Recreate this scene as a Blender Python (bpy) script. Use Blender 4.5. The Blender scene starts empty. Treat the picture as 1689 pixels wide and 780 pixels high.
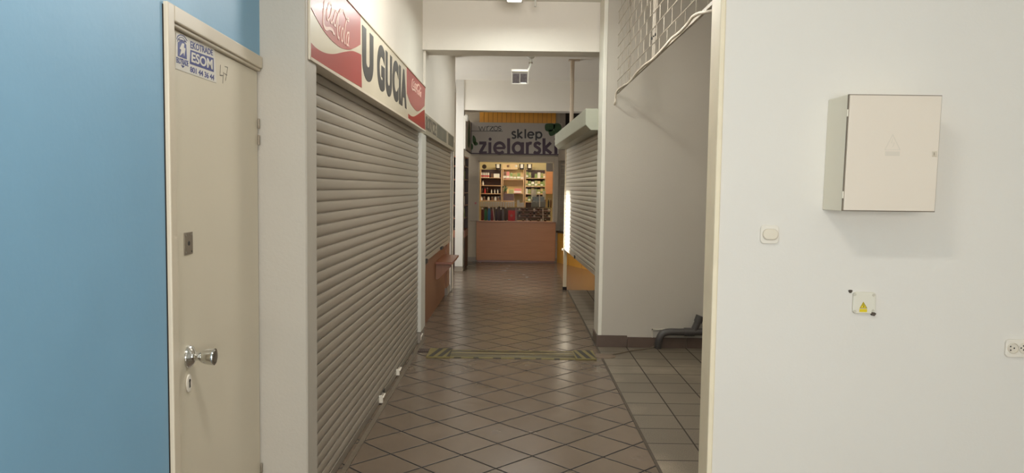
import bpy, bmesh, math, random
from mathutils import Vector, Matrix
random.seed(7)
SC = bpy.context.scene
COL = SC.collection
V = Vector

# ---------------------------------------------------------------- camera
F, CX, CY, H = 1250., 844.5, 390., 1.6
_a, _b, _s = 850. - CX, CY - 310., .0137
YC = V((_a, _b, -F)).normalized()
XC = V((1, -_s, (_a - _b * _s) / F)).normalized()
ZC = XC.cross(YC)
MW = Matrix((XC, YC, ZC))                       # camera vector -> world vector
CAMP = V((0, 0, H))
cd = bpy.data.cameras.new('camera')
cam = bpy.data.objects.new('camera', cd)
COL.objects.link(cam)
cd.sensor_fit = 'HORIZONTAL'; cd.sensor_width = 36
cd.lens = 36 * F / 1689
cd.clip_start = .05; cd.clip_end = 200
cam.matrix_world = Matrix.Translation(CAMP) @ MW.to_4x4()
SC.camera = cam

# ---------------------------------------------------------------- light and exposure
SC.view_settings.view_transform = 'Standard'
SC.view_settings.look = 'None'
SC.view_settings.gamma = 1
SC.view_settings.use_curve_mapping = False
SC.view_settings.exposure = 0.0
w = bpy.data.worlds.new('world'); SC.world = w; w.use_nodes = True
w.node_tree.nodes['Background'].inputs[0].default_value = (.75, .85, 1, 1)
w.node_tree.nodes['Background'].inputs[1].default_value = 0.6


def light(name, kind, loc, aim, power, col, size=None, size_y=None, spread=None):
    l = bpy.data.lights.new(name, kind)
    o = bpy.data.objects.new(name, l); COL.objects.link(o)
    o.location = loc
    o.rotation_euler = (V(aim) - V(loc)).to_track_quat('-Z', 'Y').to_euler()
    l.energy = power; l.color = col
    if kind == 'AREA':
        l.shape = 'RECTANGLE'; l.size = size; l.size_y = size_y or size
        if spread: l.spread = spread
    return o, l


LS = dict(day=240, tube=36, flood0=70, flood1=18, fill2=30, shop=30, end=30, side=82, bay=6)
# daylight through the windows of the front hall behind the camera
light('hall_daylight', 'AREA', (.25, -3.85, 1.7), (.75, 5, 1.5), LS['day'], (1, .98, .945), 2.5, 1.7)
# tubes of the front hall
light('hall_tube_light', 'AREA', (-.2, 1.2, 3.42), (-.2, 1.2, 0), LS['tube'], (1, .965, .9), .7, .2)
# floodlights of the corridor: one above the picture, one before the first beam; last an added fill light hidden behind it
light('corridor_flood_light', 'POINT', (.15, 4.9, 3.0), (.1, 4.7, 0), LS['flood0'], (1, .985, .95))[1].shadow_soft_size = .25
light('corridor_lamp_light', 'AREA', (-.01, 7.2, 3.27), (-.01, 7.27, 0), LS['flood1'], (.93, 1, .95), .13, .13)
light('corridor_fill_light', 'AREA', (.1, 10.0, 3.56), (.1, 10.001, 0), LS['fill2'], (.98, 1, .96), .3, 2.6)
# daylight entering the end hall from its left side
light('side_hall_daylight', 'AREA', (-2.9, 13.2, 1.7), (.6, 12.2, 3.2), LS['side'], (.97, .99, 1), 1.8, 1.6)
# shop interior
light('shop_light', 'AREA', (.1, 17.5, 2.55), (.1, 17.9, 0), LS['shop'], (1, .91, .76), 1.2, .5)
# end hall dim light
light('end_hall_light', 'AREA', (-1.9, 13.3, 3.4), (-1.9, 13.3, 0), LS['end'], (1, .97, .92), 1.0, 1.0)
light('bay_light', 'AREA', (2.0, 5.5, 3.4), (2.0, 5.6, 0), LS['bay'], (1, .93, .85), 1.0, 1.0)
# low sun through the side window of the end hall
SUNP = V((.83, 11.62, 1.08)); WX = -3.0
sdir = V((3.83, -2.1, -1.1)).normalized()
so, sl = light('sun', 'SUN', (0, 0, 8), V((0, 0, 8)) + sdir, 32, (1, .97, .9))
sl.angle = math.radians(3.2)


# ---------------------------------------------------------------- helpers
def ray(x, y): return MW @ V((x - CX, CY - y, -F))
def hx(x, y, X): d = ray(x, y); return CAMP + d * (X / d.x)
def hy(x, y, Y): d = ray(x, y); return CAMP + d * (Y / d.y)
def hz(x, y, z=0.): d = ray(x, y); return CAMP + d * ((z - H) / d.z)


class Frame:
    """a flat drawing frame on a surface: origin, reading direction u, up v, outward n"""
    def __init__(s, o, u, v=(0, 0, 1)):
        s.o = V(o); s.u = V(u).normalized(); s.v = V(v).normalized(); s.n = s.u.cross(s.v)
    def P(s, a, b, d=0): return s.o + s.u * a + s.v * b + s.n * d
    def px(s, x, y):
        d = ray(x, y); t = (s.o - CAMP).dot(s.n) / d.dot(s.n); p = CAMP + d * t - s.o
        return (p.dot(s.u), p.dot(s.v))
    def off(s, d): return Frame(s.o + s.n * d, s.u, s.v)


class MB:
    def __init__(s): s.v = []; s.f = []
    def add(s, vs, fs):
        n = len(s.v); s.v += [tuple(p) for p in vs]; s.f += [[i + n for i in f] for f in fs]; return s
    def hexa(s, p):   # 8 points: bottom 4 ccw, top 4 ccw
        return s.add(p, [(3, 2, 1, 0), (4, 5, 6, 7), (0, 1, 5, 4), (1, 2, 6, 5), (2, 3, 7, 6), (3, 0, 4, 7)])
    def box(s, x0, x1, y0, y1, z0, z1):
        return s.hexa([(x0, y0, z0), (x1, y0, z0), (x1, y1, z0), (x0, y1, z0), (x0, y0, z1), (x1, y0, z1), (x1, y1, z1), (x0, y1, z1)])
    def fbox(s, fr, a0, a1, b0, b1, d0, d1):
        return s.hexa([fr.P(a0, b0, d1), fr.P(a1, b0, d1), fr.P(a1, b0, d0), fr.P(a0, b0, d0), fr.P(a0, b1, d1), fr.P(a1, b1, d1), fr.P(a1, b1, d0), fr.P(a0, b1, d0)])
    def poly(s, fr, pts, d0=0, d1=.002):
        n = len(pts)
        A = sum(pts[i][0] * pts[(i + 1) % n][1] - pts[(i + 1) % n][0] * pts[i][1] for i in range(n))
        if A < 0: pts = pts[::-1]
        vs = [fr.P(a, b, d1) for a, b in pts] + [fr.P(a, b, d0) for a, b in pts]
        fs = [list(range(n)), list(range(2 * n - 1, n - 1, -1))] + [(i, i + n, (i + 1) % n + n, (i + 1) % n) for i in range(n)]
        return s.add(vs, fs)
    def tube(s, pts, r, n=10, cap=True):
        pts = [V(p) for p in pts]; vs = []; fs = []
        rs = r if isinstance(r, (list, tuple)) else [r] * len(pts)
        t0 = (pts[1] - pts[0]).normalized()
        up = V((0, 0, 1)) if abs(t0.z) < .9 else V((1, 0, 0))
        nn = t0.cross(up).normalized()
        for i, p in enumerate(pts):
            t = (pts[min(i + 1, len(pts) - 1)] - pts[max(i - 1, 0)]).normalized()
            nn = (nn - t * nn.dot(t)).normalized(); bb = t.cross(nn)
            for k in range(n):
                a = 2 * math.pi * k / n
                vs.append(p + (nn * math.cos(a) + bb * math.sin(a)) * rs[i])
        for i in range(len(pts) - 1):
            for k in range(n):
                fs.append((i * n + k, i * n + (k + 1) % n, (i + 1) * n + (k + 1) % n, (i + 1) * n + k))
        if cap:
            fs.append(list(range(n))[::-1]); m = (len(pts) - 1) * n; fs.append([m + k for k in range(n)])
        return s.add(vs, fs)
    def lathe(s, base, axis, prof, n=24):
        """prof: (radius, distance along axis)"""
        ax = V(axis).normalized(); base = V(base)
        up = V((0, 0, 1)) if abs(ax.z) < .9 else V((1, 0, 0))
        a1 = ax.cross(up).normalized(); a2 = ax.cross(a1); vs = []; fs = []
        for r, h in prof:
            for k in range(n):
                t = 2 * math.pi * k / n
                vs.append(base + ax * h + (a1 * math.cos(t) + a2 * math.sin(t)) * max(r, 1e-5))
        for i in range(len(prof) - 1):
            for k in range(n):
                fs.append((i * n + k, i * n + (k + 1) % n, (i + 1) * n + (k + 1) % n, (i + 1) * n + k))
        fs.append(list(range(n))); m = (len(prof) - 1) * n; fs.append([m + k for k in range(n)][::-1])
        return s.add(vs, fs)
    def stroke(s, fr, pts, w, d0=0, d1=.002, closed=False, smooth=0):
        s.k = getattr(s, 'k', 0) + 1; d1 = d1 + s.k * (d1 - d0) * .02
        if smooth: pts = catmull(pts, smooth, closed)
        n = len(pts); L = []; R = []
        ws = w if isinstance(w, (list, tuple)) else [w] * n
        if len(ws) != n: ws = [ws[min(len(ws) - 1, int(i * len(ws) / n))] for i in range(n)]
        for i in range(n):
            if closed: p0, p1 = pts[i - 1], pts[(i + 1) % n]
            else: p0, p1 = pts[max(i - 1, 0)], pts[min(i + 1, n - 1)]
            dx, dy = p1[0] - p0[0], p1[1] - p0[1]; l = math.hypot(dx, dy) or 1
            k = ws[i] / 2
            if 0 < i < n - 1 or closed:
                q0, q1 = pts[i - 1], pts[(i + 1) % n]
                e = (pts[i][0] - q0[0], pts[i][1] - q0[1]); le = math.hypot(*e) or 1
                c = abs((e[0] * dx + e[1] * dy) / (l * le)); k /= max(c, .5)
            L.append((pts[i][0] - dy / l * k, pts[i][1] + dx / l * k)); R.append((pts[i][0] + dy / l * k, pts[i][1] - dx / l * k))
        vs = [fr.P(a, b, d1) for a, b in L] + [fr.P(a, b, d1) for a, b in R] + [fr.P(a, b, d0) for a, b in L] + [fr.P(a, b, d0) for a, b in R]
        fs = []
        for i in range(n if closed else n - 1):
            j = (i + 1) % n
            fs += [(i, i + n, j + n, j), (i + 2 * n, j + 2 * n, j + 3 * n, i + 3 * n), (i, j, j + 2 * n, i + 2 * n), (i + n, i + 3 * n, j + 3 * n, j + n)]
        return s.add(vs, fs)
    def build(s, name, m=None, parent=None, smooth=False, bevel=0):
        me = bpy.data.meshes.new(name); me.from_pydata(s.v, [], s.f); me.update()
        bm = bmesh.new(); bm.from_mesh(me); bmesh.ops.recalc_face_normals(bm, faces=bm.faces); bm.to_mesh(me); bm.free()
        o = bpy.data.objects.new(name, me); COL.objects.link(o)
        if m: me.materials.append(m)
        if parent: o.parent = parent; o.matrix_parent_inverse = Matrix.Translation(parent.location).inverted()
        if smooth:
            for p in me.polygons: p.use_smooth = True
            try: me.set_sharp_from_angle(angle=math.radians(35))
            except Exception: pass
        if bevel:
            b = o.modifiers.new('bevel', 'BEVEL'); b.width = bevel; b.segments = 2; b.limit_method = 'ANGLE'; b.angle_limit = .6
        return o


def catmull(p, k, closed=False):
    out = []; n = len(p)
    for i in range(n if closed else n - 1):
        a = p[i - 1] if closed or i else p[0]; b = p[i]; c = p[(i + 1) % n]
        d = p[(i + 2) % n] if closed else p[min(i + 2, n - 1)]
        for j in range(k):
            t = j / k
            out.append(tuple(.5 * (2 * b[q] + (c[q] - a[q]) * t + (2 * a[q] - 5 * b[q] + 4 * c[q] - d[q]) * t * t + (3 * b[q] - a[q] - 3 * c[q] + d[q]) * t ** 3) for q in range(len(b))))
    if not closed: out.append(tuple(p[-1]))
    return out


def arc(cx, cy, rx, ry, a0, a1, n=20):
    return [(cx + rx * math.cos(math.radians(a0 + (a1 - a0) * i / n)), cy + ry * math.sin(math.radians(a0 + (a1 - a0) * i / n))) for i in range(n + 1)]


def text(name, s, fr, a0, a1, b0, b1, m, parent, bold=0., d0=0, d1=.002, sp_=1.):
    """lettering fitted to the rectangle a0..a1, b0..b1 of a frame"""
    c = bpy.data.curves.new(name, 'FONT'); c.body = s; c.offset = bold; c.extrude = .01; c.resolution_u = 9; c.space_character = sp_
    o = bpy.data.objects.new(name, c); COL.objects.link(o)
    me = bpy.data.meshes.new_from_object(o.evaluated_get(bpy.context.evaluated_depsgraph_get()))
    bpy.data.objects.remove(o); bpy.data.curves.remove(c)
    xs = [v.co.x for v in me.vertices]; ys = [v.co.y for v in me.vertices]
    x0, x1, y0, y1 = min(xs), max(xs), min(ys), max(ys)
    for v in me.vertices:
        v.co = fr.P(a0 + (v.co.x - x0) / (x1 - x0) * (a1 - a0), b0 + (v.co.y - y0) / (y1 - y0) * (b1 - b0), d1 if v.co.z > 0 else d0)
    me.name = name; me.materials.clear(); me.materials.append(m)
    t = bpy.data.objects.new(name, me); COL.objects.link(t); t.parent = parent
    if parent: t.matrix_parent_inverse = Matrix.Translation(parent.location).inverted()
    return t


def empty(name, loc):
    o = bpy.data.objects.new(name, None); COL.objects.link(o); o.location = loc; o.empty_display_size = .1; return o
def tag(o, label, cat=None, group=None, kind=None):
    o['label'] = label
    if cat: o['category'] = cat
    if group: o['group'] = group
    if kind: o['kind'] = kind
    return o
def struct(o, label=None):
    o['kind'] = 'structure'
    if label: o['label'] = label
    return o


# ---------------------------------------------------------------- materials
def s2l(c): return tuple((x / 255 / 12.92 if x / 255 <= .04045 else ((x / 255 + .055) / 1.055) ** 2.4) for x in c)
MATS = {}
def mat(name, rgb, rough=.6, metal=0., spec=.5, var=.04, nscale=6., bump=0., bscale=80., coat=0., rvar=0.):
    if name in MATS: return MATS[name]
    m = bpy.data.materials.new(name); m.use_nodes = True; nt = m.node_tree; b = nt.nodes['Principled BSDF']
    col = s2l(rgb)
    tc = nt.nodes.new('ShaderNodeTexCoord')
    nz = nt.nodes.new('ShaderNodeTexNoise'); nz.inputs['Scale'].default_value = nscale; nz.inputs['Detail'].default_value = 5
    nt.links.new(tc.outputs['Object'], nz.inputs['Vector'])
    mx = nt.nodes.new('ShaderNodeMix'); mx.data_type = 'RGBA'
    mx.inputs[6].default_value = tuple(x * (1 - var * 1.6) for x in col) + (1,)
    mx.inputs[7].default_value = tuple(min(1, x * (1 + var * 1.6)) for x in col) + (1,)
    nt.links.new(nz.outputs['Fac'], mx.inputs[0]); nt.links.new(mx.outputs[2], b.inputs['Base Color'])
    b.inputs['Roughness'].default_value = rough; b.inputs['Metallic'].default_value = metal
    b.inputs['Specular IOR Level'].default_value = spec; b.inputs['Coat Weight'].default_value = coat
    if bump:
        n2 = nt.nodes.new('ShaderNodeTexNoise'); n2.inputs['Scale'].default_value = bscale; n2.inputs['Detail'].default_value = 3
        nt.links.new(tc.outputs['Object'], n2.inputs['Vector'])
        bp = nt.nodes.new('ShaderNodeBump'); bp.inputs['Strength'].default_value = bump; bp.inputs['Distance'].default_value = .004
        nt.links.new(n2.outputs['Fac'], bp.inputs['Height']); nt.links.new(bp.outputs['Normal'], b.inputs['Normal'])
    MATS[name] = m; return m


def emit_mat(name, rgb, strength):
    m = bpy.data.materials.new(name); m.use_nodes = True; b = m.node_tree.nodes['Principled BSDF']
    b.inputs['Base Color'].default_value = (*s2l(rgb), 1)
    b.inputs['Emission Color'].default_value = (*s2l(rgb), 1); b.inputs['Emission Strength'].default_value = strength
    return m


def tile_mat(name, size, cols, grout, rough, rot, phase, gw, bump=.4, speck=0., rr=(.0, .0)):
    m = bpy.data.materials.new(name); m.use_nodes = True; nt = m.node_tree; b = nt.nodes['Principled BSDF']; L = nt.links.new
    N = lambda t: nt.nodes.new(t)
    tc = N('ShaderNodeTexCoord'); mp = N('ShaderNodeMapping'); mp.vector_type = 'POINT'
    mp.inputs['Rotation'].default_value = (0, 0, rot); mp.inputs['Scale'].default_value = (1 / size,) * 3
    mp.inputs['Location'].default_value = (phase[0], phase[1], 0)
    L(tc.outputs['Object'], mp.inputs['Vector'])
    sx = N('ShaderNodeSeparateXYZ'); L(mp.outputs['Vector'], sx.inputs[0])
    def M(op, a, b_=None, c=None):
        n = N('ShaderNodeMath'); n.operation = op
        for i, q in enumerate((a, b_, c)):
            if q is None: continue
            if isinstance(q, (int, float)): n.inputs[i].default_value = q
            else: L(q, n.inputs[i])
        return n.outputs[0]
    ds = []
    for ax in ('X', 'Y'):
        fr = M('FRACT', sx.outputs[ax]); ds.append(M('MINIMUM', fr, M('SUBTRACT', 1, fr)))
    d = M('MINIMUM', ds[0], ds[1])
    mr = N('ShaderNodeMapRange'); mr.inputs['From Min'].default_value = gw / size * .35; mr.inputs['From Max'].default_value = gw / size * .75
    L(d, mr.inputs['Value']); g = mr.outputs[0]
    cb = N('ShaderNodeCombineXYZ'); L(M('FLOOR', sx.outputs['X']), cb.inputs[0]); L(M('FLOOR', sx.outputs['Y']), cb.inputs[1])
    wn = N('ShaderNodeTexWhiteNoise'); wn.noise_dimensions = '3D'; L(cb.outputs[0], wn.inputs['Vector'])
    nz = N('ShaderNodeTexNoise'); nz.inputs['Scale'].default_value = 3.2; nz.inputs['Detail'].default_value = 6; L(tc.outputs['Object'], nz.inputs['Vector'])
    fac = M('ADD', M('MULTIPLY', wn.outputs['Value'], .35), M('MULTIPLY', nz.outputs['Fac'], .65))
    mx = N('ShaderNodeMix'); mx.data_type = 'RGBA'; mx.inputs[6].default_value = (*s2l(cols[0]), 1); mx.inputs[7].default_value = (*s2l(cols[1]), 1)
    L(fac, mx.inputs[0]); out = mx.outputs[2]
    if speck:
        n3 = N('ShaderNodeTexNoise'); n3.inputs['Scale'].default_value = 190; n3.inputs['Detail'].default_value = 2; L(tc.outputs['Object'], n3.inputs['Vector'])
        cr = N('ShaderNodeMapRange'); cr.inputs['From Min'].default_value = .38; cr.inputs['From Max'].default_value = .62; cr.inputs['To Min'].default_value = 1 - speck; cr.inputs['To Max'].default_value = 1 + speck
        L(n3.outputs['Fac'], cr.inputs['Value'])
        # worn paler smears from old plaster dust
        n4 = N('ShaderNodeTexNoise'); n4.inputs['Scale'].default_value = 1.3; n4.inputs['Detail'].default_value = 8; L(tc.outputs['Object'], n4.inputs['Vector'])
        c4 = N('ShaderNodeMapRange'); c4.inputs['From Min'].default_value = .5; c4.inputs['From Max'].default_value = .72; c4.inputs['To Min'].default_value = .88; c4.inputs['To Max'].default_value = 1.7
        L(n4.outputs['Fac'], c4.inputs['Value'])
        mm = N('ShaderNodeVectorMath'); mm.operation = 'SCALE'; L(out, mm.inputs[0]); L(M('MULTIPLY', cr.outputs[0], c4.outputs[0]), mm.inputs['Scale']); out = mm.outputs[0]
    mg = N('ShaderNodeMix'); mg.data_type = 'RGBA'; mg.inputs[6].default_value = (*s2l(grout), 1); L(g, mg.inputs[0]); L(out, mg.inputs[7])
    L(mg.outputs[2], b.inputs['Base Color'])
    r1 = N('ShaderNodeMapRange'); r1.inputs['To Min'].default_value = rough - rr[0]; r1.inputs['To Max'].default_value = rough + rr[1]; L(nz.outputs['Fac'], r1.inputs['Value'])
    r2 = N('ShaderNodeMix'); L(g, r2.inputs[0]); r2.inputs[2].default_value = .85; L(r1.outputs[0], r2.inputs[3]); L(r2.outputs[0], b.inputs['Roughness'])
    bp = N('ShaderNodeBump'); bp.inputs['Strength'].default_value = bump; bp.inputs['Distance'].default_value = .003; L(g, bp.inputs['Height'])
    n5 = N('ShaderNodeTexNoise'); n5.inputs['Scale'].default_value = 5; L(tc.outputs['Object'], n5.inputs['Vector'])
    bp2 = N('ShaderNodeBump'); bp2.inputs['Strength'].default_value = .05; bp2.inputs['Distance'].default_value = .01; L(n5.outputs['Fac'], bp2.inputs['Height']); L(bp.outputs['Normal'], bp2.inputs['Normal'])
    L(bp2.outputs['Normal'], b.inputs['Normal'])
    return m


def wood_mat(name, c1, c2, axis='z', rough=.45, sc=1.):
    m = bpy.data.materials.new(name); m.use_nodes = True; nt = m.node_tree; b = nt.nodes['Principled BSDF']; L = nt.links.new
    tc = nt.nodes.new('ShaderNodeTexCoord'); mp = nt.nodes.new('ShaderNodeMapping')
    s = {'x': (1.2, 14, 14), 'y': (14, 1.2, 14), 'z': (14, 14, 1.2)}[axis]
    mp.inputs['Scale'].default_value = tuple(q * sc for q in s)
    L(tc.outputs['Object'], mp.inputs['Vector'])
    nz = nt.nodes.new('ShaderNodeTexNoise'); nz.inputs['Scale'].default_value = 1.5; nz.inputs['Detail'].default_value = 6; nz.inputs['Distortion'].default_value = 1
    L(mp.outputs[0], nz.inputs['Vector'])
    mx = nt.nodes.new('ShaderNodeMix'); mx.data_type = 'RGBA'; mx.inputs[6].default_value = (*s2l(c1), 1); mx.inputs[7].default_value = (*s2l(c2), 1)
    L(nz.outputs['Fac'], mx.inputs[0]); L(mx.outputs[2], b.inputs['Base Color']); b.inputs['Roughness'].default_value = rough
    return m


COL2 = mat('column_plaster', (206, 203, 196), .75, var=.02, nscale=2.5)
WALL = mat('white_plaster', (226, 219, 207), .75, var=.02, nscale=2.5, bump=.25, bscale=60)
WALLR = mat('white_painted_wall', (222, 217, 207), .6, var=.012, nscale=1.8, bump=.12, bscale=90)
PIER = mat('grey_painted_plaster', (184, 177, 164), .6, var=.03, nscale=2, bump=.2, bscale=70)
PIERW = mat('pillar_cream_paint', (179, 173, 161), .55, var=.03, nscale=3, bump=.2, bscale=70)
CREAM = mat('cream_edge_paint', (232, 219, 190), .6, var=.05, nscale=9, bump=.2)
BLUE = mat('pale_blue_wall_paint', (126, 172, 202), .5, var=.035, nscale=4, bump=.12, bscale=45)
CEIL = mat('ceiling_paint', (224, 219, 208), .8, var=.02, nscale=2)
DOORM = mat('cream_door_enamel', (214, 205, 184), .4, var=.035, nscale=2.2, bump=.04, bscale=30)
FRAMEM = mat('cream_frame_enamel', (208, 197, 176), .42, var=.03, nscale=4)
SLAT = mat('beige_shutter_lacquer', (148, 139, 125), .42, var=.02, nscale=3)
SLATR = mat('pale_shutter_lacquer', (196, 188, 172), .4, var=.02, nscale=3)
RAIL = mat('white_rail_lacquer', (205, 202, 192), .45, var=.03)
CHROME = mat('chrome', (215, 215, 212), .12, 1, var=.02)
STEEL = mat('brushed_steel', (165, 160, 150), .35, 1, var=.06, nscale=40)
OLDSTEEL = mat('dull_old_steel', (150, 140, 125), .5, .8, var=.15, nscale=60)
BLACK = mat('black_plastic', (22, 21, 22), .5)
DARK = mat('dark_gap', (30, 24, 20), .9)
SKIRT = mat('brown_skirting_tile', (92, 76, 66), .35, var=.1, nscale=14)
SKIRTG = mat('grey_speckled_skirting', (140, 130, 118), .5, var=.2, nscale=120)
COUNTER = wood_mat('orange_beech_laminate', (166, 108, 64), (186, 126, 78), 'x', .4)
COUNTERL = wood_mat('brown_wood_laminate', (122, 78, 52), (144, 96, 66), 'z', .4)
SHELFW = wood_mat('varnished_shelf_wood', (118, 68, 46), (140, 84, 58), 'y', .3)
YELLOW = mat('yellow_laminate', (214, 160, 70), .5, var=.05)
YBOARD = mat('orange_yellow_board', (228, 160, 48), .5, var=.05)
FACADE = mat('grey_beige_frame', (172, 160, 142), .55, var=.03)
FACW = mat('cream_facade_wall', (178, 166, 146), .7, var=.04)
BOXM = mat('cream_enclosure_lacquer', (222, 210, 193), .42, var=.012, nscale=3)
BOXS = mat('cream_enclosure_lightened', (236, 228, 208), .45, var=.02)  # cabinet body coloured lighter than its door, standing in for light from the left
PLAST = mat('white_switch_plastic', (226, 219, 205), .35, var=.01)
PIPE = mat('grey_drain_plastic', (74, 70, 67), .45, var=.1, nscale=30)
CABLE = mat('white_cable_sheath', (214, 203, 184), .45)
MESHM = mat('painted_mesh_wire', (172, 162, 144), .5, var=.05)
RED = mat('red_sign_vinyl', (168, 56, 54), .3, var=.03, nscale=5, coat=.3)
SIGNW = mat('yellowed_sign_board', (212, 202, 178), .32, var=.05, nscale=4, coat=.3)
SIGNSILV = mat('pale_sign_band', (208, 198, 178), .35, var=.03)
SIGNTXT = mat('faded_black_letters', (62, 60, 58), .4)
LOGOW = mat('pale_script_letters', (226, 190, 176), .4)
PURPLE = mat('dark_purple_letters', (62, 36, 56), .5)
INK = mat('black_letters', (30, 26, 28), .5)
LEAF = mat('green_leaf_print', (52, 84, 42), .6, var=.4, nscale=30)
STW = mat('white_sticker_film', (222, 218, 208), .3)
STB = mat('blue_sticker_ink', (42, 56, 128), .35)
TAPEY = mat('yellow_warning_tape', (122, 110, 62), .45, var=.12, nscale=25)
TAPEB = mat('black_warning_tape', (38, 34, 28), .5, var=.1)
ALU = mat('worn_aluminium', (104, 96, 74), .3, .85, var=.08, nscale=12)
GLASSM = bpy.data.materials.new('shop_glass'); GLASSM.use_nodes = True
_b = GLASSM.node_tree.nodes['Principled BSDF']; _b.inputs['Base Color'].default_value = (1, 1, 1, 1)
_b.inputs['Transmission Weight'].default_value = 1; _b.inputs['Roughness'].default_value = 0; _b.inputs['IOR'].default_value = 1.05

FLOORM = tile_mat('brown_glazed_tiles', .3, ((100, 87, 73), (118, 102, 87)), (22, 15, 10), .22, -math.pi / 4, (-.77, -.19), .011, rr=(.05, .1))
TERR = tile_mat('grey_terrazzo_tiles', .3, ((102, 92, 78), (128, 117, 101)), (44, 36, 27), .5, 0, (-.84, -.68), .009, bump=.3, speck=.3)

# ---------------------------------------------------------------- the room shell
XL, XR, XRT = -.985, .862, .99      # shop plane, pier corner, mesh plane
YP, YEND, YCOL, YSH = 7.63, 11.75, 14.42, 16.42
HC, HC2 = 3.54, 3.62
DFR = Frame(V((-1.06, 2.28, 0)), (-.044, 1, 0))         # the door wall

# floors
struct(MB().box(-6, .846, -4, 20, -.1, 0).build('floor', FLOORM))
f2 = MB().box(.846, 5, -4, 11.93, -.1, 0)
struct(f2.build('floor_terrazzo', TERR), 'grey speckled terrazzo tiled floor beside the brown tiles')
struct(MB().box(.846, 5, 11.93, 20, -.1, 0).build('floor_kiosk', mat('kiosk_brown_floor', (150, 118, 95), .22, var=.06, nscale=3)), 'plain brown floor inside the kiosk')
struct(MB().box(.838, .856, 3.3, 11.9, -.01, .004).build('trim_1', mat('dirty_joint', (80, 70, 58), .8, var=.2, nscale=30)), 'thin dirty joint strip between brown and grey tiles')
struct(MB().box(-.955, -.925, 3.5, 8.0, -.01, .006).build('trim_2', mat('groove_metal', (120, 108, 92), .45, .4, var=.2, nscale=20)), 'narrow metal strip under the first shutter')
# ceilings
struct(MB().box(-1.6, 5, -4, 8.1, HC, HC + .1).build('ceiling', CEIL))
struct(MB().box(-4, 5, 8.1, 20, HC2, HC2 + .1).build('ceiling_corridor', CEIL), 'corridor ceiling behind the first beam')
# front hall walls
def wall(name, mb, m, label):
    for i in range(0, len(mb.v), 8):      # every slab of a wall is its own object
        q = MB(); q.hexa(mb.v[i:i + 8]); o = struct(q.build(name, m), label)
    return o
# blue wall with a hole for the door: door spans in frame a
dw0 = DFR.px(269, 6)[0]; dzt = 2.145; dw1 = 1.0
wl = MB()
wl.fbox(DFR, -6.4, dw0, 0, HC, -.15, 0)
wl.fbox(DFR, dw0, dw1 + .06, dzt, HC, -.15, 0)
wall('wall_left', wl, BLUE, 'pale blue painted wall around the cream door')
wall('wall_back', MB().box(-1.6, 5, -4.1, -4, 0, .9).box(-1.6, 5, -4.1, -4, 2.6, HC).box(-1.6, -1.05, -4.1, -4, .9, 2.6).box(1.6, 5, -4.1, -4, .9, 2.6), WALL, 'wall behind the viewpoint')
wall('wall_right', MB().box(XR, 5, 3.27, 3.41, 0, HC).box(4.9, 5, -4, 3.3, 0, HC), WALLR, 'white wall carrying the meter cabinet and sockets')
struct(MB().box(XR - .004, XR + .02, 3.262, 3.415, 0, HC).build('trim_3', CREAM, bevel=.006), 'cream painted end of the right wall')
# left pillar
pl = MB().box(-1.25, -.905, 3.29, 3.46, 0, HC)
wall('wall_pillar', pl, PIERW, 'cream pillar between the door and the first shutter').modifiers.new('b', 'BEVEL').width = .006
# wall above and behind shops, left
wall('wall_shops', MB().box(-1.35, -.99, 3.46, 8.1, 2.35, HC).box(-1.35, -.965, 8.1, YEND + .25, 2.3, HC2).box(-1.35, -1.2, 3.4, 8.1, 0, 2.35).box(-1.35, -1.2, 8.1, YEND + .25, 0, 2.3)
     .box(-1.35, -.975, 11.62, YEND + .25, 0, 2.3), WALL, 'cream wall above the two left shutters')
# side hall left of the column, with the window the sun comes through
wy = 11.62 + (3.83 / 3.83) * 2.1; wz = 1.08 + 1.1
wall('wall_side_hall', MB().box(-3.1, -3, 11.9, wy - .37, 0, HC2).box(-3.1, -3, wy + .36, 16.5, 0, HC2).box(-3.1, -3, wy - .37, wy + .36, 0, wz - .47).box(-3.1, -3, wy - .37, wy + .36, wz + .42, HC2)
     .box(-3.1, -1.3, 11.8, 12.0, 0, HC2), WALL, 'side wall of the end hall')
wall('wall_column', MB().box(-1.14, -.99, YCOL, YCOL + .3, .09, HC2), COL2, 'white column at the end of the corridor')
struct(MB().box(-1.145, -.985, YCOL - .006, YCOL + .3, 0, .085).build('baseboard_column', SKIRTG), 'grey speckled skirting of the white column')
# beams
struct(MB().box(-1.3, 3, 8.03, 8.36, 3.03, HC2 + .05).build('trim_4', WALL), 'first white ceiling beam with the lit lamp before it')
struct(MB().box(-1.0, 3, YCOL + .02, YCOL + .4, 3.06, HC2 + .05).build('trim_5', CEIL), 'far ceiling beam above the shop')
# right pier
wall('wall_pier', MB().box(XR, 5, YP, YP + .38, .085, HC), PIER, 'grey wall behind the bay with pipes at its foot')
struct(MB().box(XR - .004, XR + .035, YP - .004, YP + .385, .09, HC).build('trim_6', mat('pier_corner_white', (226, 222, 208), .5), bevel=.005), 'white painted corner of the grey wall')
for i in range(8):
    x0 = XR - .006 + i * .302
    struct(MB().box(x0, x0 + .299, YP - .014, YP, 0, .12 if i < 1 else .105).build('baseboard_bay', SKIRT, bevel=.002), 'brown skirting tile at the foot of the grey wall')
struct(MB().box(XR - .016, XR - .004, YP - .01, YP + .38, 0, .115).build('baseboard_pier', SKIRT), 'brown skirting tile on the pier side')
wall('wall_bay', MB().box(3.0, 3.1, 3.41, YP, 0, HC), WALL, 'side wall of the bay')
wall('wall_kiosk', MB().box(2.6, 2.7, YP, 17, 0, HC2), WALL, 'side wall behind the kiosks')

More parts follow.
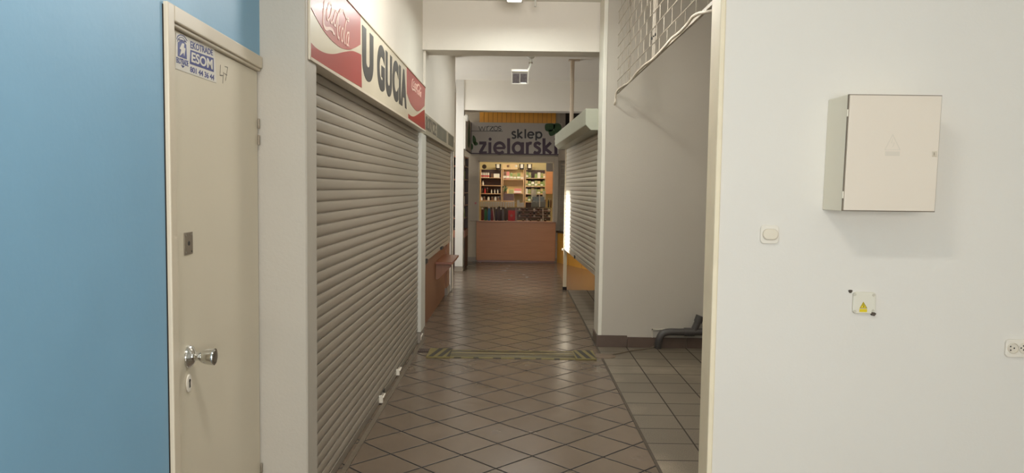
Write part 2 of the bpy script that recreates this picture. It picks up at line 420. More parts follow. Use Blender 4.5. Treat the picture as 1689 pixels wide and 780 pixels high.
# end facade with opening
OX0, OX1, OZ0, OZ1 = hy(789, 300, YSH).x, hy(914, 300, YSH).x, hy(850, 366, YSH).z, hy(850, 266, YSH).z
wall('wall_far', MB().box(-3.1, OX0, YSH, YSH + .12, 0, HC2).box(OX1, 2.7, YSH, YSH + .12, 0, HC2).box(OX0, OX1, YSH, YSH + .12, OZ1, HC2).box(OX0, OX1, YSH, YSH + .12, 0, OZ0 - .02), FACW, 'grey cream facade wall around the shop window')
wall('wall_shop_inside', MB().box(-1.2, -1.1, YSH + .1, 19, 0, 2.8).box(1.1, 1.2, YSH + .1, 19, 0, 2.8).box(-1.2, 1.2, 18.9, 19, 0, 2.8).box(-1.2, 1.2, YSH + .12, 19, 2.7, 2.8),
     mat('shop_yellow_wall', (222, 204, 150), .7), 'yellow inner walls of the shop')
struct(MB().box(hy(772, 400, YSH).x, OX0 - .03, YSH - .012, YSH, 0, .09).build('baseboard_far', SKIRTG), 'grey skirting left of the orange counter')
struct(MB().box(OX1 + .02, OX1 + .11, YSH - .02, YSH, 0, .09).build('baseboard_far', SKIRTG), 'grey skirting right of the orange counter')

# ---------------------------------------------------------------- window behind the camera
wf = MB()
for x in (-1.05, .25, 1.54): wf.box(x, x + .06, -4.06, -3.98, .9, 2.6)
wf.box(-1.05, 1.6, -4.06, -3.98, .9, .96).box(-1.05, 1.6, -4.06, -3.98, 2.54, 2.6)
struct(wf.build('window_1', RAIL), 'white framed hall window')

# ---------------------------------------------------------------- door
d = empty('door_1', DFR.P(dw0, 0)); struct(d, 'cream door with chrome knob in the pale blue wall')
jw = .05
fm = MB().fbox(DFR, dw0, dw0 + jw, 0, dzt, -.1, .014).fbox(DFR, dw0 + jw, dw1 + .004, dzt - jw, dzt, -.1, .014)
fm.fbox(DFR, dw0 + jw, dw0 + jw + .012, 0, dzt - jw, -.1, .006).fbox(DFR, dw0 + jw, dw1, dzt - jw - .012, dzt - jw, -.1, .006)
fm.build('door_frame', FRAMEM, d, bevel=.004)
MB().fbox(DFR, dw0 + jw + .014, dw1 - .002, .008, dzt - jw - .014, -.05, -.008).build('door_panel', DOORM, d, bevel=.002)
MB().fbox(DFR, dw0 - .009, dw0 - .001, 0, dzt - .01, -.1, .001).build('shadow_gap', DARK, d)
for zc in (1.86, 1.79, .35, .28):
    MB().lathe(DFR.P(dw1 - .012, zc, .0), (0, 0, 1), [(.0035, -.022), (.0045, -.018), (.0045, .018), (.0035, .022)], 12).build('hinge', OLDSTEEL, d, smooth=True)
DP = DFR.off(-.008)
k = DP.px(311, 588)
kn = MB().lathe(DP.P(k[0] + .0, k[1]), DP.n, [(.038, 0), (.038, .004), (.035, .010), (.030, .013), (.027, .016), (.022, .019), (.014, .022), (.0125, .032), (.0135, .037), (.020, .044), (.0245, .054), (.0265, .066), (.0275, .078), (.0285, .083), (.0275, .086), (.024, .0865)], 40).build('door_knob', CHROME, d, smooth=True)
MB().lathe(DP.P(k[0], k[1], .0862), DP.n, [(.0235, 0), (.0225, .0015), (.004, .002)], 32).build('knob_face', STEEL, kn)
q0 = DP.px(303, 384); q1 = DP.px(317, 418)
lp = MB().fbox(DP, q0[0], q1[0], q1[1], q0[1], 0, .003).build('lock_plate', OLDSTEEL, d, bevel=.001)
c = ((q0[0] + q1[0]) / 2, (q0[1] + q1[1]) / 2)
MB().lathe(DP.P(*c, .0028), DP.n, [(.008, 0), (.0075, .001)], 20).build('lock_hole', BLACK, lp)
for sa, sb in ((-1, 1), (1, 1), (1, -1), (-1, -1)):
    MB().lathe(DP.P(c[0] + sa * (q1[0] - q0[0]) * .34, c[1] + sb * (q0[1] - q1[1]) * .38, .0028), DP.n, [(.0035, 0), (.003, .001)], 12).build('screw', BLACK if (sa, sb) == (1, -1) else STEEL, lp)
k = DP.px(310, 632)
es = MB()
pts = [(k[0] + x, k[1] + y) for x, y in [(.0215 * math.cos(t / 24 * 2 * math.pi), .03 * math.sin(t / 24 * 2 * math.pi)) for t in range(24)]]
es.poly(DP, pts, 0, .006); es = es.build('keyhole_cover', PLAST, d, bevel=.0025)
kh = MB().poly(DP, [(k[0] + a, k[1] + b) for a, b in arc(0, .009, .0055, .0055, -60, 240, 14) + [(-.004, -.014), (.004, -.014)]], .0058, .0075)
kh.build('keyhole', BLACK, es)

# sticker: white film with shield logo, framed name and telephone number
F_ = DP.off(.0006)
P = F_.px
st = MB().poly(F_, [P(290, 54), P(353.5, 79), P(357, 137), P(289, 113)], 0, .0006).build('alarm_sticker', STW, d)
st['label'] = 'white sticker with blue shield and lettering'
S2 = F_.off(.0006)
def between(x, y): return S2.px(x, y)
MB().poly(S2, [between(314, 82), between(352, 96), between(352.5, 119), between(313, 105)], 0, .0006).build('blue_panel', STB, st)
def ptext(name, s, fr, c, m, parent, bold=0., d=.0006):
    """text mapped to a quad given by pixels: bottom left, bottom right, top right, top left"""
    A, B, C_, D = [V(fr.px(*p)) for p in c]
    cu = bpy.data.curves.new(name, 'FONT'); cu.body = s; cu.offset = bold; cu.extrude = .01; cu.resolution_u = 4
    o = bpy.data.objects.new(name, cu); COL.objects.link(o)
    me = bpy.data.meshes.new_from_object(o.evaluated_get(bpy.context.evaluated_depsgraph_get()))
    bpy.data.objects.remove(o); bpy.data.curves.remove(cu)
    xs = [v.co.x for v in me.vertices]; ys = [v.co.y for v in me.vertices]
    for v in me.vertices:
        s_ = (v.co.x - min(xs)) / (max(xs) - min(xs)); t_ = (v.co.y - min(ys)) / (max(ys) - min(ys))
        q = (A * (1 - s_) + B * s_) * (1 - t_) + (D * (1 - s_) + C_ * s_) * t_
        v.co = fr.P(q.x, q.y, d if v.co.z > 0 else 0)
    me.materials.clear(); me.materials.append(m)
    t = bpy.data.objects.new(name, me); COL.objects.link(t); t.parent = parent
    top = parent
    off = parent.location.copy()
    t.matrix_parent_inverse = Matrix.Translation(off).inverted(); return t
ptext('lettering', 'EKOTRADE', S2, [(314, 79.5), (351, 92), (350.5, 82.5), (314, 67)], STB, st, .02)
ptext('lettering', 'ESOM', S2.off(.0006), [(315.5, 102), (350.5, 115), (350.5, 98.5), (316, 85.5)], STW, st, .025)
ptext('lettering', '801 44 36 44', S2, [(313.5, 118.5), (353, 133), (353, 123.5), (313.5, 109)], STB, st, .02)
# shield: arch, body with flash, name band
sh = MB()
sh.stroke(S2, [S2.px(*p) for p in [(291.5, 65), (293, 60), (298, 57.5), (304, 60.5), (308.5, 67.5)]], .0035, 0, .0006, smooth=4)
sh.stroke(S2, [S2.px(*p) for p in [(292.5, 68.5), (294, 64), (298, 61.5), (303, 64), (307.5, 70)]], .0022, 0, .0006, smooth=4)
sh.poly(S2, [S2.px(*p) for p in [(293.2, 70), (298, 66.5), (303.5, 69), (307, 74), (308, 98), (293.2, 92.5)]], 0, .0006)
sh.poly(S2, [S2.px(*p) for p in [(298.5, 107), (304.5, 109), (301.5, 112)]], 0, .0006)
sh.build('shield', STB, st)
MB().poly(S2.off(.0006), [S2.px(*p) for p in [(300, 71), (296, 80), (298.5, 82), (296, 92), (302, 87), (303.5, 93), (305.5, 80), (302.8, 78.5), (303.5, 72)]], 0, .0006).build('lightning_flash', STW, st)
ptext('lettering', 'EKOTRADE', S2, [(290.8, 103), (310.5, 110), (310.3, 100.3), (290.8, 93.5)], STB, st, .02)
ptext('lettering', 'OCHRONA', S2.off(.0006), [(294.5, 66.5), (306.5, 70), (306.5, 67.5), (294.5, 63.5)], STB, st)
# handwritten 47
hw = MB()
for pts in ([(363.5, 107), (363, 121), (362.8, 124), (368, 124.5), (368.4, 124.3)], [(368.6, 119), (367.3, 137.5)], [(370.8, 109.5), (375.5, 111), (373.8, 122), (371.8, 133)], [(370, 121), (374.6, 124)]):
    hw.stroke(F_, [F_.px(*p) for p in pts], .0019, 0, .0006)
hw.build('handwritten_number', mat('pencil', (95, 88, 78), .6), d)

# ---------------------------------------------------------------- roller shutters
def curtain(fr, a0, a1, b0, b1, pitch=.0585, bulge=.0075):
    prof = [(0, -.3), (.04, -.3), (.07, .35), (.16, .68), (.32, .93), (.5, 1.), (.68, .95), (.84, .76), (.93, .5), (.96, -.3), (1, -.3)]
    mb = MB(); n = int((b1 - b0) / pitch); pts = []
    for i in range(n + 1):
        for t, h in prof[:-1]:
            z = b0 + (i + t) * pitch
            if z < b1: pts.append((z, h * bulge if h > 0 else -.0025))
    pts.append((b1, 0))
    vs = []
    for z, h in pts: vs += [fr.P(a0, z, h), fr.P(a1, z, h)]
    fs = [(2 * i, 2 * i + 1, 2 * i + 3, 2 * i + 2) for i in range(len(pts) - 1)]
    m = len(vs)
    vs += [fr.P(a0, b0, -.01), fr.P(a1, b0, -.01), fr.P(a1, b1, -.01), fr.P(a0, b1, -.01)]
    fs.append((m, m + 1, m + 2, m + 3))
    return mb.add(vs, fs)

FL = Frame((XL, 0, 0), (0, 1, 0))
def hasp(fr, a, z, parent):
    h = MB()
    h.fbox(fr, a - .028, a + .028, z - .012, z + .012, .004, .010)
    h.tube([fr.P(a - .02, z + .0, .01), fr.P(a - .02, z + .012, .035), fr.P(a - .005, z + .035, .045), fr.P(a + .018, z + .03, .03), fr.P(a + .022, z, .012)], .006, 8)
    h.fbox(fr, a - .034, a - .018, z - .026, z + .026, .006, .034)
    return h.build('padlock_hasp', PLAST, parent, smooth=True)

s1 = empty('roller_shutter', (XL, 5.6, 0))
tag(s1, 'closed beige roller shutter reaching the floor under the red and cream sign', 'shutter')
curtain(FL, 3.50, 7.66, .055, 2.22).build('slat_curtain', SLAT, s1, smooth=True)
MB().fbox(FL, 3.50, 7.66, .004, .055, -.012, .008).build('bottom_bar', mat('bottom_bar_alu', (150, 142, 128), .4, .5, var=.15, nscale=10), s1, bevel=.002)
MB().fbox(FL, 3.462, 3.50, 0, 2.14, -.03, .062).build('guide_rail', RAIL, s1, bevel=.003)
g2 = MB().fbox(FL, 7.69, 8.05, 0.11, 2.14, -.03, .036).build('guide_rail', RAIL, s1, bevel=.003)
MB().fbox(FL, 7.66, 7.69, .0, 2.17, -.03, -.01).build('rail_gap', BLACK, s1)
MB().fbox(FL, 7.69, 8.05, 0, .105, -.03, .03).build('rail_foot', SKIRTG, s1)
for px_, py_ in ((625, 671), (653, 624.5), (690, 569)):
    p = FL.px(px_, py_); hasp(FL, p[0], .045 if px_ > 640 else .04, s1)
for px_, py_ in ((631, 655),):
    p = FL.px(px_, py_); MB().fbox(FL, p[0] - .03, p[0] + .05, .03, .06, .006, .009).build('lock_slot', BLACK, s1)

FL2 = Frame((-.995, 0, 0), (0, 1, 0))
s2 = empty('roller_shutter', (-.995, 9.9, .75))
tag(s2, 'raised beige roller shutter hanging above the brown wooden counter panel', 'shutter')
curtain(FL2, 8.08, 11.60, .82, 2.22).build('slat_curtain', SLAT, s2, smooth=True)
MB().fbox(FL2, 8.08, 11.60, .765, .82, -.012, .008).build('bottom_bar', mat('bottom_bar_beige', (165, 155, 138), .45, .2), s2, bevel=.002)
MB().fbox(FL2, 11.63, 11.75, .0, 2.2, -.03, .02).build('guide_rail', RAIL, s2, bevel=.003)
MB().fbox(FL2, 11.60, 11.63, .7, 2.2, -.03, -.01).build('rail_gap', BLACK, s2)
MB().fbox(FL2, 8.1, 8.42, .755, .80, .0, .03).build('lock_block', BLACK, s2)
p = FL2.px(726, 411); MB().fbox(FL2, p[0] - .1, p[0] + .12, .77, .80, .0, .035).build('lock_block', BLACK, s2)

# brown panel below with shelf
pn = empty('counter_panel', (-1.03, 9.9, 0)); tag(pn, 'brown wooden panel closing the space under the raised left shutter', 'panel')
MB().box(-1.06, -1.025, 8.08, 11.6, .0, .764).build('panel_board', COUNTERL, pn)
MB().box(-1.06, -1.0, 11.2, 11.62, .1, .764).build('end_post', COUNTERL, pn, bevel=.003)
MB().box(-1.06, -.985, 11.15, 11.75, 0, .1).build('tile_foot', SKIRTG, pn)
sh = empty('wall_shelf', (-1.0, 10.2, .62)); tag(sh, 'small brown wooden shelf on brackets jutting from the counter panel', 'shelf')
MB().box(-1.02, -.80, 9.75, 10.85, .60, .63).build('shelf_board', SHELFW, sh, bevel=.003)
for y in (9.8, 10.74):
    fr = Frame((-1.02, y, .60), (1, 0, 0))
    MB().poly(fr, [(0, 0), (.2, 0), (.2, -.03), (.03, -.2), (0, -.2)], -.02, 0).build('bracket', COUNTERL, sh, bevel=.001)

# ---------------------------------------------------------------- signs on the left
SX = -.9
SF = Frame((SX, 0, 0), (0, 1, 0)); sp = SF.px
sg = empty('shop_sign', (SX, 5.4, 2.15)); tag(sg, 'long sign with red end panels and black U GUCIA lettering above the first shutter', 'sign')
y0, y1 = 3.33, 7.57; zb, zt = 2.146, 2.583
MB().fbox(SF, y0, y1, zb, zt, -.068, -.004).build('sign_board', SIGNW, sg, bevel=.003)
MB().fbox(SF, y0 - .004, y1, zb - .002, zb + .012, -.07, .004).fbox(SF, y0 - .006, y0 + .006, zb, zt, -.07, .004).fbox(SF, y0, y1, zt - .008, zt + .004, -.07, .004).build('sign_frame', SIGNSILV, sg, bevel=.001)
D0, D1 = -.004, -.002
ra = sp(597.5, 60)[0]; rb = sp(596, 60)[0]
up = [sp(*p) for p in [(511.5, 8), (524, 32), (538, 55), (552, 70.5), (563.6, 79), (576, 82), (586, 79), (595.3, 73.5)]]
up[0] = (y0 + .008, up[0][1])
MB().poly(SF, catmull(up, 4) + [(rb - .01, zt - .01), (y0 + .008, zt - .01)], D0, D1).build('red_panel', RED, sg)
lo = [sp(*p) for p in [(511.8, 68), (524, 80.4), (538, 87.5), (552, 89), (566.4, 86), (580.5, 84), (588, 86), (596.5, 90)]]
lo[0] = (y0 + .008, lo[0][1])
MB().poly(SF, catmull(lo, 4) + [(ra, zb + .025), (y0 + .008, zb + .013)], D0, D1).build('red_panel', RED, sg)
rc = sp(671.8, 115)[0]
up = [sp(*p) for p in [(671.8, 154), (678.5, 172), (687.7, 183), (693.8, 181.5), (700.6, 174.5)]]
MB().poly(SF, catmull(up, 4) + [(y1 - .012, zt - .01), (rc, zt - .01)], D0, D1).build('red_panel', RED, sg)
lo = [sp(*p) for p in [(674, 187.7), (681.5, 192.3), (689, 189), (697, 183), (700.8, 181)]]
MB().poly(SF, catmull(lo, 4) + [(y1 - .012, zb + .013), (sp(674.2, 190)[0], zb + .025)], D0, D1).build('red_panel', RED, sg)
# script lettering, traced stroke by stroke onto the panel
Z7 = lambda pts: [sp(510 + x / 7.09, y / 7.09) for x, y in pts]
def script(fn, k=1.):
    mb = MB()
    S = [([(215, -60), (190, -30), (178, 40), (170, 150), (168, 230), (175, 300), (200, 335), (240, 332), (270, 350), (285, 380), (302, 405)], [.010, .012, .016, .018, .018, .018, .018, .016, .016, .02, .012]),
         ([(262, 60), (240, 40), (222, 70), (208, 140), (208, 200), (220, 235), (240, 215), (258, 150), (264, 90), (255, 62)], .011),
         ([(292, 110), (270, 110), (254, 170), (252, 230), (262, 268), (280, 240), (296, 180)], .011),
         ([(340, 150), (318, 130), (300, 160), (288, 220), (288, 270), (298, 298), (312, 290), (330, 220), (342, 155)], .011),
         ([(342, 150), (322, 240), (312, 300), (318, 312)], .011),
         ([(395, 120), (365, 125), (345, 190), (334, 280), (332, 370), (338, 430), (352, 452)], .016),
         ([(398, 125), (415, 160), (430, 200), (448, 235), (462, 250), (462, 225), (448, 212), (440, 240)], .010),
         ([(362, 300), (352, 340), (354, 372)], .010),
         ([(398, 330), (385, 340), (376, 400), (376, 460), (386, 485), (396, 450), (402, 380), (398, 335)], .011),
         ([(440, 235), (424, 300), (414, 400), (412, 480), (422, 518)], .012),
         ([(465, 385), (448, 385), (436, 440), (434, 500), (444, 530), (456, 500), (466, 430)], .011),
         ([(468, 370), (458, 450), (455, 520), (464, 540)], .012)]
    for pts, w_ in S:
        pts = fn(pts); pts = catmull(pts, 5)
        mb.stroke(SF, pts, w_ if not isinstance(w_, list) else [q * k for q in w_] if k != 1 else w_, D1, D1 + .002) if not isinstance(w_, float) else mb.stroke(SF, pts, w_ * k, D1, D1 + .002)
    return mb
script(Z7).build('script_logo', LOGOW, sg)
# the small one on the right end panel: same drawing, refitted
A0 = Z7([(168, 0)])[0][0]; A1 = Z7([(470, 0)])[0][0]
def fit(pts):
    out = []
    q = Z7(pts); la0, la1 = sp(679.5, 150)[0], sp(694.8, 170)[0]
    for a, b in q:
        s_ = (a - A0) / (A1 - A0); z_ = (b - 2.30) / .26
        out.append((la0 + s_ * (la1 - la0), 2.395 + (z_ + .16) * .15))
    return out
script(fit, 1.).build('script_logo', LOGOW, sg)
L0, L1 = 2.232, 2.535
text('lettering', 'U', SF, sp(598.4, 90)[0], sp(616.6, 90)[0], L0, L1, SIGNTXT, sg, .075, D0, D1)
text('lettering', 'GUCIA', SF, sp(623, 100)[0], sp(672, 150)[0] - .02, L0, L1, SIGNTXT, sg, .058, D0, D1, 1.15)

SF2 = Frame((-.955, 0, 0), (0, 1, 0)); sp2 = SF2.px
s2g = empty('shop_sign', (-.955, 9.8, 2.18)); tag(s2g, 'faded grey sign with worn dark lettering above the second left shutter', 'sign')
z20, z21 = sp2(746, 247)[1], sp2(747, 226)[1]
MB().fbox(SF2, 7.95, 11.72, 2.17, 2.375, -.05, 0).build('sign_board', mat('grimy_sign_board', (168, 158, 138), .5, var=.1), s2g, bevel=.003)
MB().fbox(SF2, 7.95, 11.74, 2.15, 2.19, -.05, .006).build('sign_frame', mat('sign_frame_beige', (165, 155, 135), .5), s2g)
GL = mat('faded_grey_letters', (104, 96, 84), .6, var=.15)
text('lettering', 'SŁODYCZE', SF2, 8.06, 9.1, 2.205, 2.35, GL, s2g, .02)
MB().fbox(SF2, 9.2, 10.45, 2.20, 2.36, 0, .002).build('dark_patch', mat('faded_sign_patch', (112, 108, 94), .6, var=.2, nscale=8), s2g)
MB().fbox(SF2.off(.002), 9.9, 9.96, 2.22, 2.33, 0, .001).build('pale_streak', mat('patch_streak', (134, 126, 108), .6), s2g)
MB().fbox(SF2, 10.75, 11.62, 2.20, 2.36, 0, .002).build('dark_patch', MATS['faded_sign_patch'], s2g)

# ---------------------------------------------------------------- right hand kiosk shutter
u = V((.80 - .91, 12.0 - 8.3, 0)).normalized()
KF = Frame(V((.915, 8.02, 0)), -u)          # reading direction towards the camera, normal to the left
def kd(Y): return -(Y - 8.02) / (-u.y) * -1
ks = empty('roller_shutter', (.86, 10, .64)); tag(ks, 'pale roller shutter on the right half lowered, with a bright sunlit strip', 'shutter')
aN, aF = 0., -3.9
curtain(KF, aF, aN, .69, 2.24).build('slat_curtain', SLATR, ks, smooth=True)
MB().fbox(KF, aF, aN, .64, .69, -.012, .010).build('bottom_bar', mat('bar_pale', (190, 180, 162), .4, .2), ks, bevel=.002)
MB().fbox(KF, aF - .045, aF, 0.0, 2.24, -.03, .022).build('guide_rail', mat('rail_cream', (206, 190, 160), .5), ks, bevel=.003)
MB().fbox(KF, aF - .05, aF + .005, 0, .05, -.035, .028).build('rail_foot', DARK, ks)
MB().fbox(KF, -2.42, -2.34, .645, .685, .01, .022).build('lock_block', BLACK, ks)
MB().fbox(KF, aF - .02, aF + .03, .63, .66, .0, .05).build('end_stop', RAIL, ks)
bxf = [(-.03, 2.44), (.19, 2.44), (.19, 2.27), (.135, 2.215), (-.03, 2.215)]
bs = MB(); n_ = 5
vs = [KF.P(.02, b, a) for a, b in bxf] + [KF.P(aF - .03, b, a) for a, b in bxf]
bs.add(vs, [list(range(5)), list(range(9, 4, -1))] + [(i, (i + 1) % 5, (i + 1) % 5 + 5, i + 5) for i in range(5)])
bs.build('shutter_box', mat('shutter_box_lacquer', (166, 166, 148), .45), ks, bevel=.006)
# pole at its far end up to the ceiling
po = empty('support_pole', (.85, 12.05, 0)); tag(po, 'thin cream pole from the shutter box up to the ceiling', 'pole')
MB().tube([(.872, 12.06, 2.43), (.872, 12.06, HC2 - .01)], .032, 16).build('pole', mat('pole_paint', (190, 172, 150), .5), po, smooth=True)
MB().box(.81, .99, 11.99, 12.13, HC2 - .012, HC2).build('ceiling_plate', MATS['pole_paint'], po)

# angled yellow kiosk counter
K0 = V((hy(919, 400, YSH).x, YSH - .02, 0)); K1 = V((1.62, 14.5, 0))
YF = Frame(K0, (K1 - K0))
Lk = (K1 - K0).length
kc = empty('kiosk_counter', K0); tag(kc, 'yellow panelled counter front angled beside the orange shop counter', 'counter')
MB().fbox(YF, 0, Lk * 1.15, .0, .65, -.06, 0).build('yellow_panel', YELLOW, kc)
for a in (.30 * Lk, .62 * Lk, .9 * Lk): MB().fbox(YF, a, a + .012, .0, .65, 0, .001).build('panel_seam', mat('seam_brown', (150, 104, 48), .6), kc)
MB().fbox(YF, 0, .5, .44, .47, 0, .02).build('rail_strip', YELLOW, kc)
MB().fbox(YF, -.0, Lk * 1.15, .65, .69, -.12, .04).build('counter_top', mat('dark_counter_top', (70, 56, 44), .5), kc)
k2 = empty('roller_shutter', YF.P(.1, .7)); tag(k2, 'narrow grey roller shutter above the yellow counter, partly behind the sunlit one', 'shutter')
curtain(YF.off(-.05), .02, Lk * 1.1, .69, 2.2, .045, .006).build('slat_curtain', mat('grey_shutter', (150, 140, 125), .5), k2, smooth=True)
MB().fbox(YF, 0, Lk * 1.1, 2.2, 2.42, -.1, .02).build('shutter_box', FACADE, k2)
struct(MB().box(OX1 + .1, OX1 + .5, YSH - .03, YSH - .005, 2.3, HC2).build('trim_7', mat('grey_upper_panel', (160, 150, 136), .6)), 'grey panel right of the herb shop sign')
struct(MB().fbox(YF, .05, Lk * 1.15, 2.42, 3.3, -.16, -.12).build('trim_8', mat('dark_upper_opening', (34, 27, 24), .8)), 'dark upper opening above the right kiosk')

# ---------------------------------------------------------------- the shop at the end
hp = lambda x, y, Y: hy(x, y, Y)
ct = empty('shop_counter', (0, YSH - .2, 0)); tag(ct, 'orange beech counter front below the herb shop window', 'counter')
cx0, cx1, cz = hp(785.5, 400, 16.3).x, hp(916, 400, 16.3).x, hp(850, 367, 16.3).z
MB().box(cx0, cx1, 16.3, YSH - .015, .035, cz).build('front_panel', COUNTER, ct, bevel=.004)
MB().box(cx0 + .02, cx1 - .02, 16.33, YSH - .015, 0, .04).build('plinth', SHELFW, ct)
MB().box(cx0 - .005, cx1 + .005, 16.28, YSH + .3, cz, cz + .018).build('counter_top', mat('counter_edge_brown', (150, 100, 70), .4), ct, bevel=.002)
wfm = MB(); wx0, wx1 = hp(775, 300, 16.38).x, hp(921, 300, 16.38).x
wt = hp(850, 257, 16.38).z
wfm.box(wx0, OX0 + .0, YSH - .03, YSH - .002, cz + .02, wt).box(OX1, wx1, YSH - .05, YSH - .002, .09, wt).box(OX0, OX1, YSH - .03, YSH - .002, OZ1, wt)
win = wfm.build('window_2', FACADE, bevel=.004); struct(win, 'grey beige frame of the herb shop window')
MB().box(OX0, OX1, YSH + .03, YSH + .036, cz + .02, OZ1).build('pane', GLASSM, win)
MB().box(OX0, OX0 + .025, YSH - .04, YSH + .06, cz + .02, OZ1).box(OX1 - .025, OX1, YSH - .04, YSH + .06, cz + .02, OZ1).box(OX0, OX1, YSH - .04, YSH + .06, OZ1 - .025, OZ1).build('inner_frame', mat('inner_frame_beige', (188, 176, 156), .5), win)
MB().box(OX0 - .07, OX0 - .035, YSH - .035, YSH - .03, 1.24, 1.28).build('red_sticker', RED, win)
# yellow boards
yb = empty('yellow_board_panel', (0, YSH - .02, 3.1)); tag(yb, 'orange yellow vertical boards above the herb shop sign', 'panel')
b0, b1 = hp(791, 190, YSH - .03).x, hp(917, 190, YSH - .03).x; bz0, bz1 = hp(850, 204, YSH - .03).z, 3.4
nb = 17
for i in range(nb):
    a = b0 + (b1 - b0) * i / nb; e = b0 + (b1 - b0) * (i + 1) / nb
    MB().box(a + .003, e - .003, YSH - .035, YSH - .015, bz0, bz1).build('board', YBOARD, yb)
MB().box(b0, b1, YSH - .017, YSH - .001, bz0, bz1).build('backing', mat('board_gap_brown', (120, 70, 25), .7), yb)
# herb shop sign
HF = Frame((0, 16.36, 0), (1, 0, 0)); hpx = HF.px
hs = empty('shop_sign', (0, 16.36, 2.35)); tag(hs, 'pale grey sign reading wrzos sklep zielarski above the herb shop window', 'sign')
hs0, hs1 = hpx(777, 230)[0], hpx(927, 230)[0]; hz0, hz1 = hpx(850, 254)[1], hpx(850, 202.5)[1]
SGW = mat('grey_white_sign_face', (178, 170, 160), .5, var=.02)
MB().fbox(HF, hs0, hs1, hz0, hz1, -.055, 0).build('sign_board', SGW, hs)
MB().fbox(HF, hs0, hs1, hz0 - .012, hz0 + .012, 0, .004).build('bottom_line', PURPLE, hs)
MB().box(hs0 - .03, hs0, 14.8, 16.36, hz0, hz1 - .02).build('side_board', SGW, hs)
MB().box(hs0, hs0 + .004, 14.8, 16.36, hz0 - .012, hz0 + .012).build('bottom_line', PURPLE, hs)
MB().fbox(HF, hs0, hs0 + .012, hz0, hz1, 0, .006).build('corner_line', INK, hs)
Q = lambda pts: [hpx(750 + x / 6.5, 170 + y / 6.5) for x, y in pts]
px1 = 1 / 6.5 * 16.36 / F      # one zoomed pixel in metres
d_ = (0, .004)
m_ = MB()
for pts in ([(258, 248), (275, 295), (293, 252), (311, 295), (328, 248)],
            [(345, 295), (345, 248)], [(345, 270), (350, 255), (362, 248), (372, 250)],
            [(378, 250), (412, 250), (376, 294), (416, 294)],
            [(498, 255), (484, 247), (470, 254), (472, 266), (490, 274), (498, 284), (488, 296), (468, 290)]):
    m_.stroke(HF, Q(pts), 6.5 * px1, *d_)
m_.stroke(HF, Q(arc(441, 272, 22, 24, 0, 345, 24)), 6.5 * px1, *d_, closed=True)
m_.stroke(HF, Q([(120, 299), (515, 301)]), 5.5 * px1, *d_)
m_.build('lettering', INK, hs)
m_ = MB(); W = 18 * px1
for pts in ([(652, 318), (640, 308), (622, 312), (618, 328), (632, 340), (650, 350), (652, 366), (636, 376), (614, 370)],):
    m_.stroke(HF, catmull(Q(pts), 4), W, *d_)
m_.stroke(HF, Q([(678, 280), (678, 378)]), W, *d_); m_.stroke(HF, Q([(722, 308), (682, 344), (726, 378)]), W, *d_)
m_.stroke(HF, Q([(757, 280), (757, 378)]), W, *d_)
m_.stroke(HF, Q([(783, 342), (846, 342)] ), W * .9, *d_); m_.stroke(HF, Q(arc(816, 343, 31, 31, 0, -360 + 42, 26)), W, *d_)
m_.stroke(HF, Q([(873, 306), (873, 402)]), W, *d_); m_.stroke(HF, Q(arc(902, 343, 29, 31, 0, 354, 26)), W, *d_, closed=True)
m_.build('lettering', INK, hs)
m_ = MB(); W = 32 * px1
m_.stroke(HF, Q([(262, 428), (340, 428)]), W, *d_); m_.stroke(HF, Q([(330, 430), (272, 532)]), W, *d_); m_.stroke(HF, Q([(262, 533), (345, 533)]), W, *d_)
m_.stroke(HF, Q([(377, 420), (377, 545)]), W, *d_); m_.poly(HF, Q(arc(380, 387, 17, 17, 0, 340, 16)), *d_)
m_.stroke(HF, Q([(430, 482), (540, 482)]), W * .8, *d_); m_.stroke(HF, Q(arc(480, 482, 52, 56, 0, -360 + 38, 28)), W, *d_)
m_.stroke(HF, Q([(578, 378), (578, 545)]), W, *d_)
m_.stroke(HF, Q(arc(675, 482, 48, 54, 0, 354, 28)), W, *d_, closed=True); m_.stroke(HF, Q([(728, 420), (728, 545)]), W, *d_)
m_.stroke(HF, Q([(778, 420), (778, 545)]), W, *d_); m_.stroke(HF, catmull(Q([(778, 465), (790, 440), (808, 429), (826, 432)]), 4), W, *d_)
m_.stroke(HF, catmull(Q([(918, 446), (895, 428), (866, 434), (862, 458), (886, 476), (908, 492), (908, 520), (882, 538), (848, 522)]), 4), W, *d_)
m_.stroke(HF, Q([(957, 378), (957, 545)]), W, *d_); m_.stroke(HF, Q([(1030, 424), (966, 486), (1036, 540)]), W, *d_)
m_.stroke(HF, Q([(1084, 420), (1084, 545)]), W, *d_); m_.poly(HF, Q(arc(1084, 387, 17, 17, 0, 340, 16)), *d_)
m_.build('lettering', PURPLE, hs)
def leaf(fr, pts): return MB().poly(fr, pts, 0, .008)
for pts in ([(975, 225), (1060, 222), (1075, 260), (1040, 300), (1000, 305), (970, 285)], [(1060, 230), (1110, 218), (1143, 245), (1140, 320), (1105, 330), (1070, 300)], [(1010, 290), (1060, 290), (1085, 320), (1060, 345), (1025, 352), (1008, 325)]):
    leaf(HF, catmull(Q(pts), 3, True)).build('leaf', LEAF, hs)
for pts in ([(198, 345), (222, 370), (230, 410), (215, 440), (195, 425), (190, 380)], [(215, 410), (240, 420), (250, 440), (225, 455), (205, 440)], [(180, 430), (198, 460), (190, 498), (172, 490), (166, 455)]):
    leaf(HF, catmull(Q(pts), 3, True)).build('leaf', LEAF, hs)
SB = Frame((hs0, 0, 0), (0, 1, 0))
leaf(SB, [(15.3, 2.42), (15.6, 2.40), (15.9, 2.55), (15.8, 2.85), (15.5, 2.95), (15.25, 2.7)]).build('leaf', LEAF, hs)

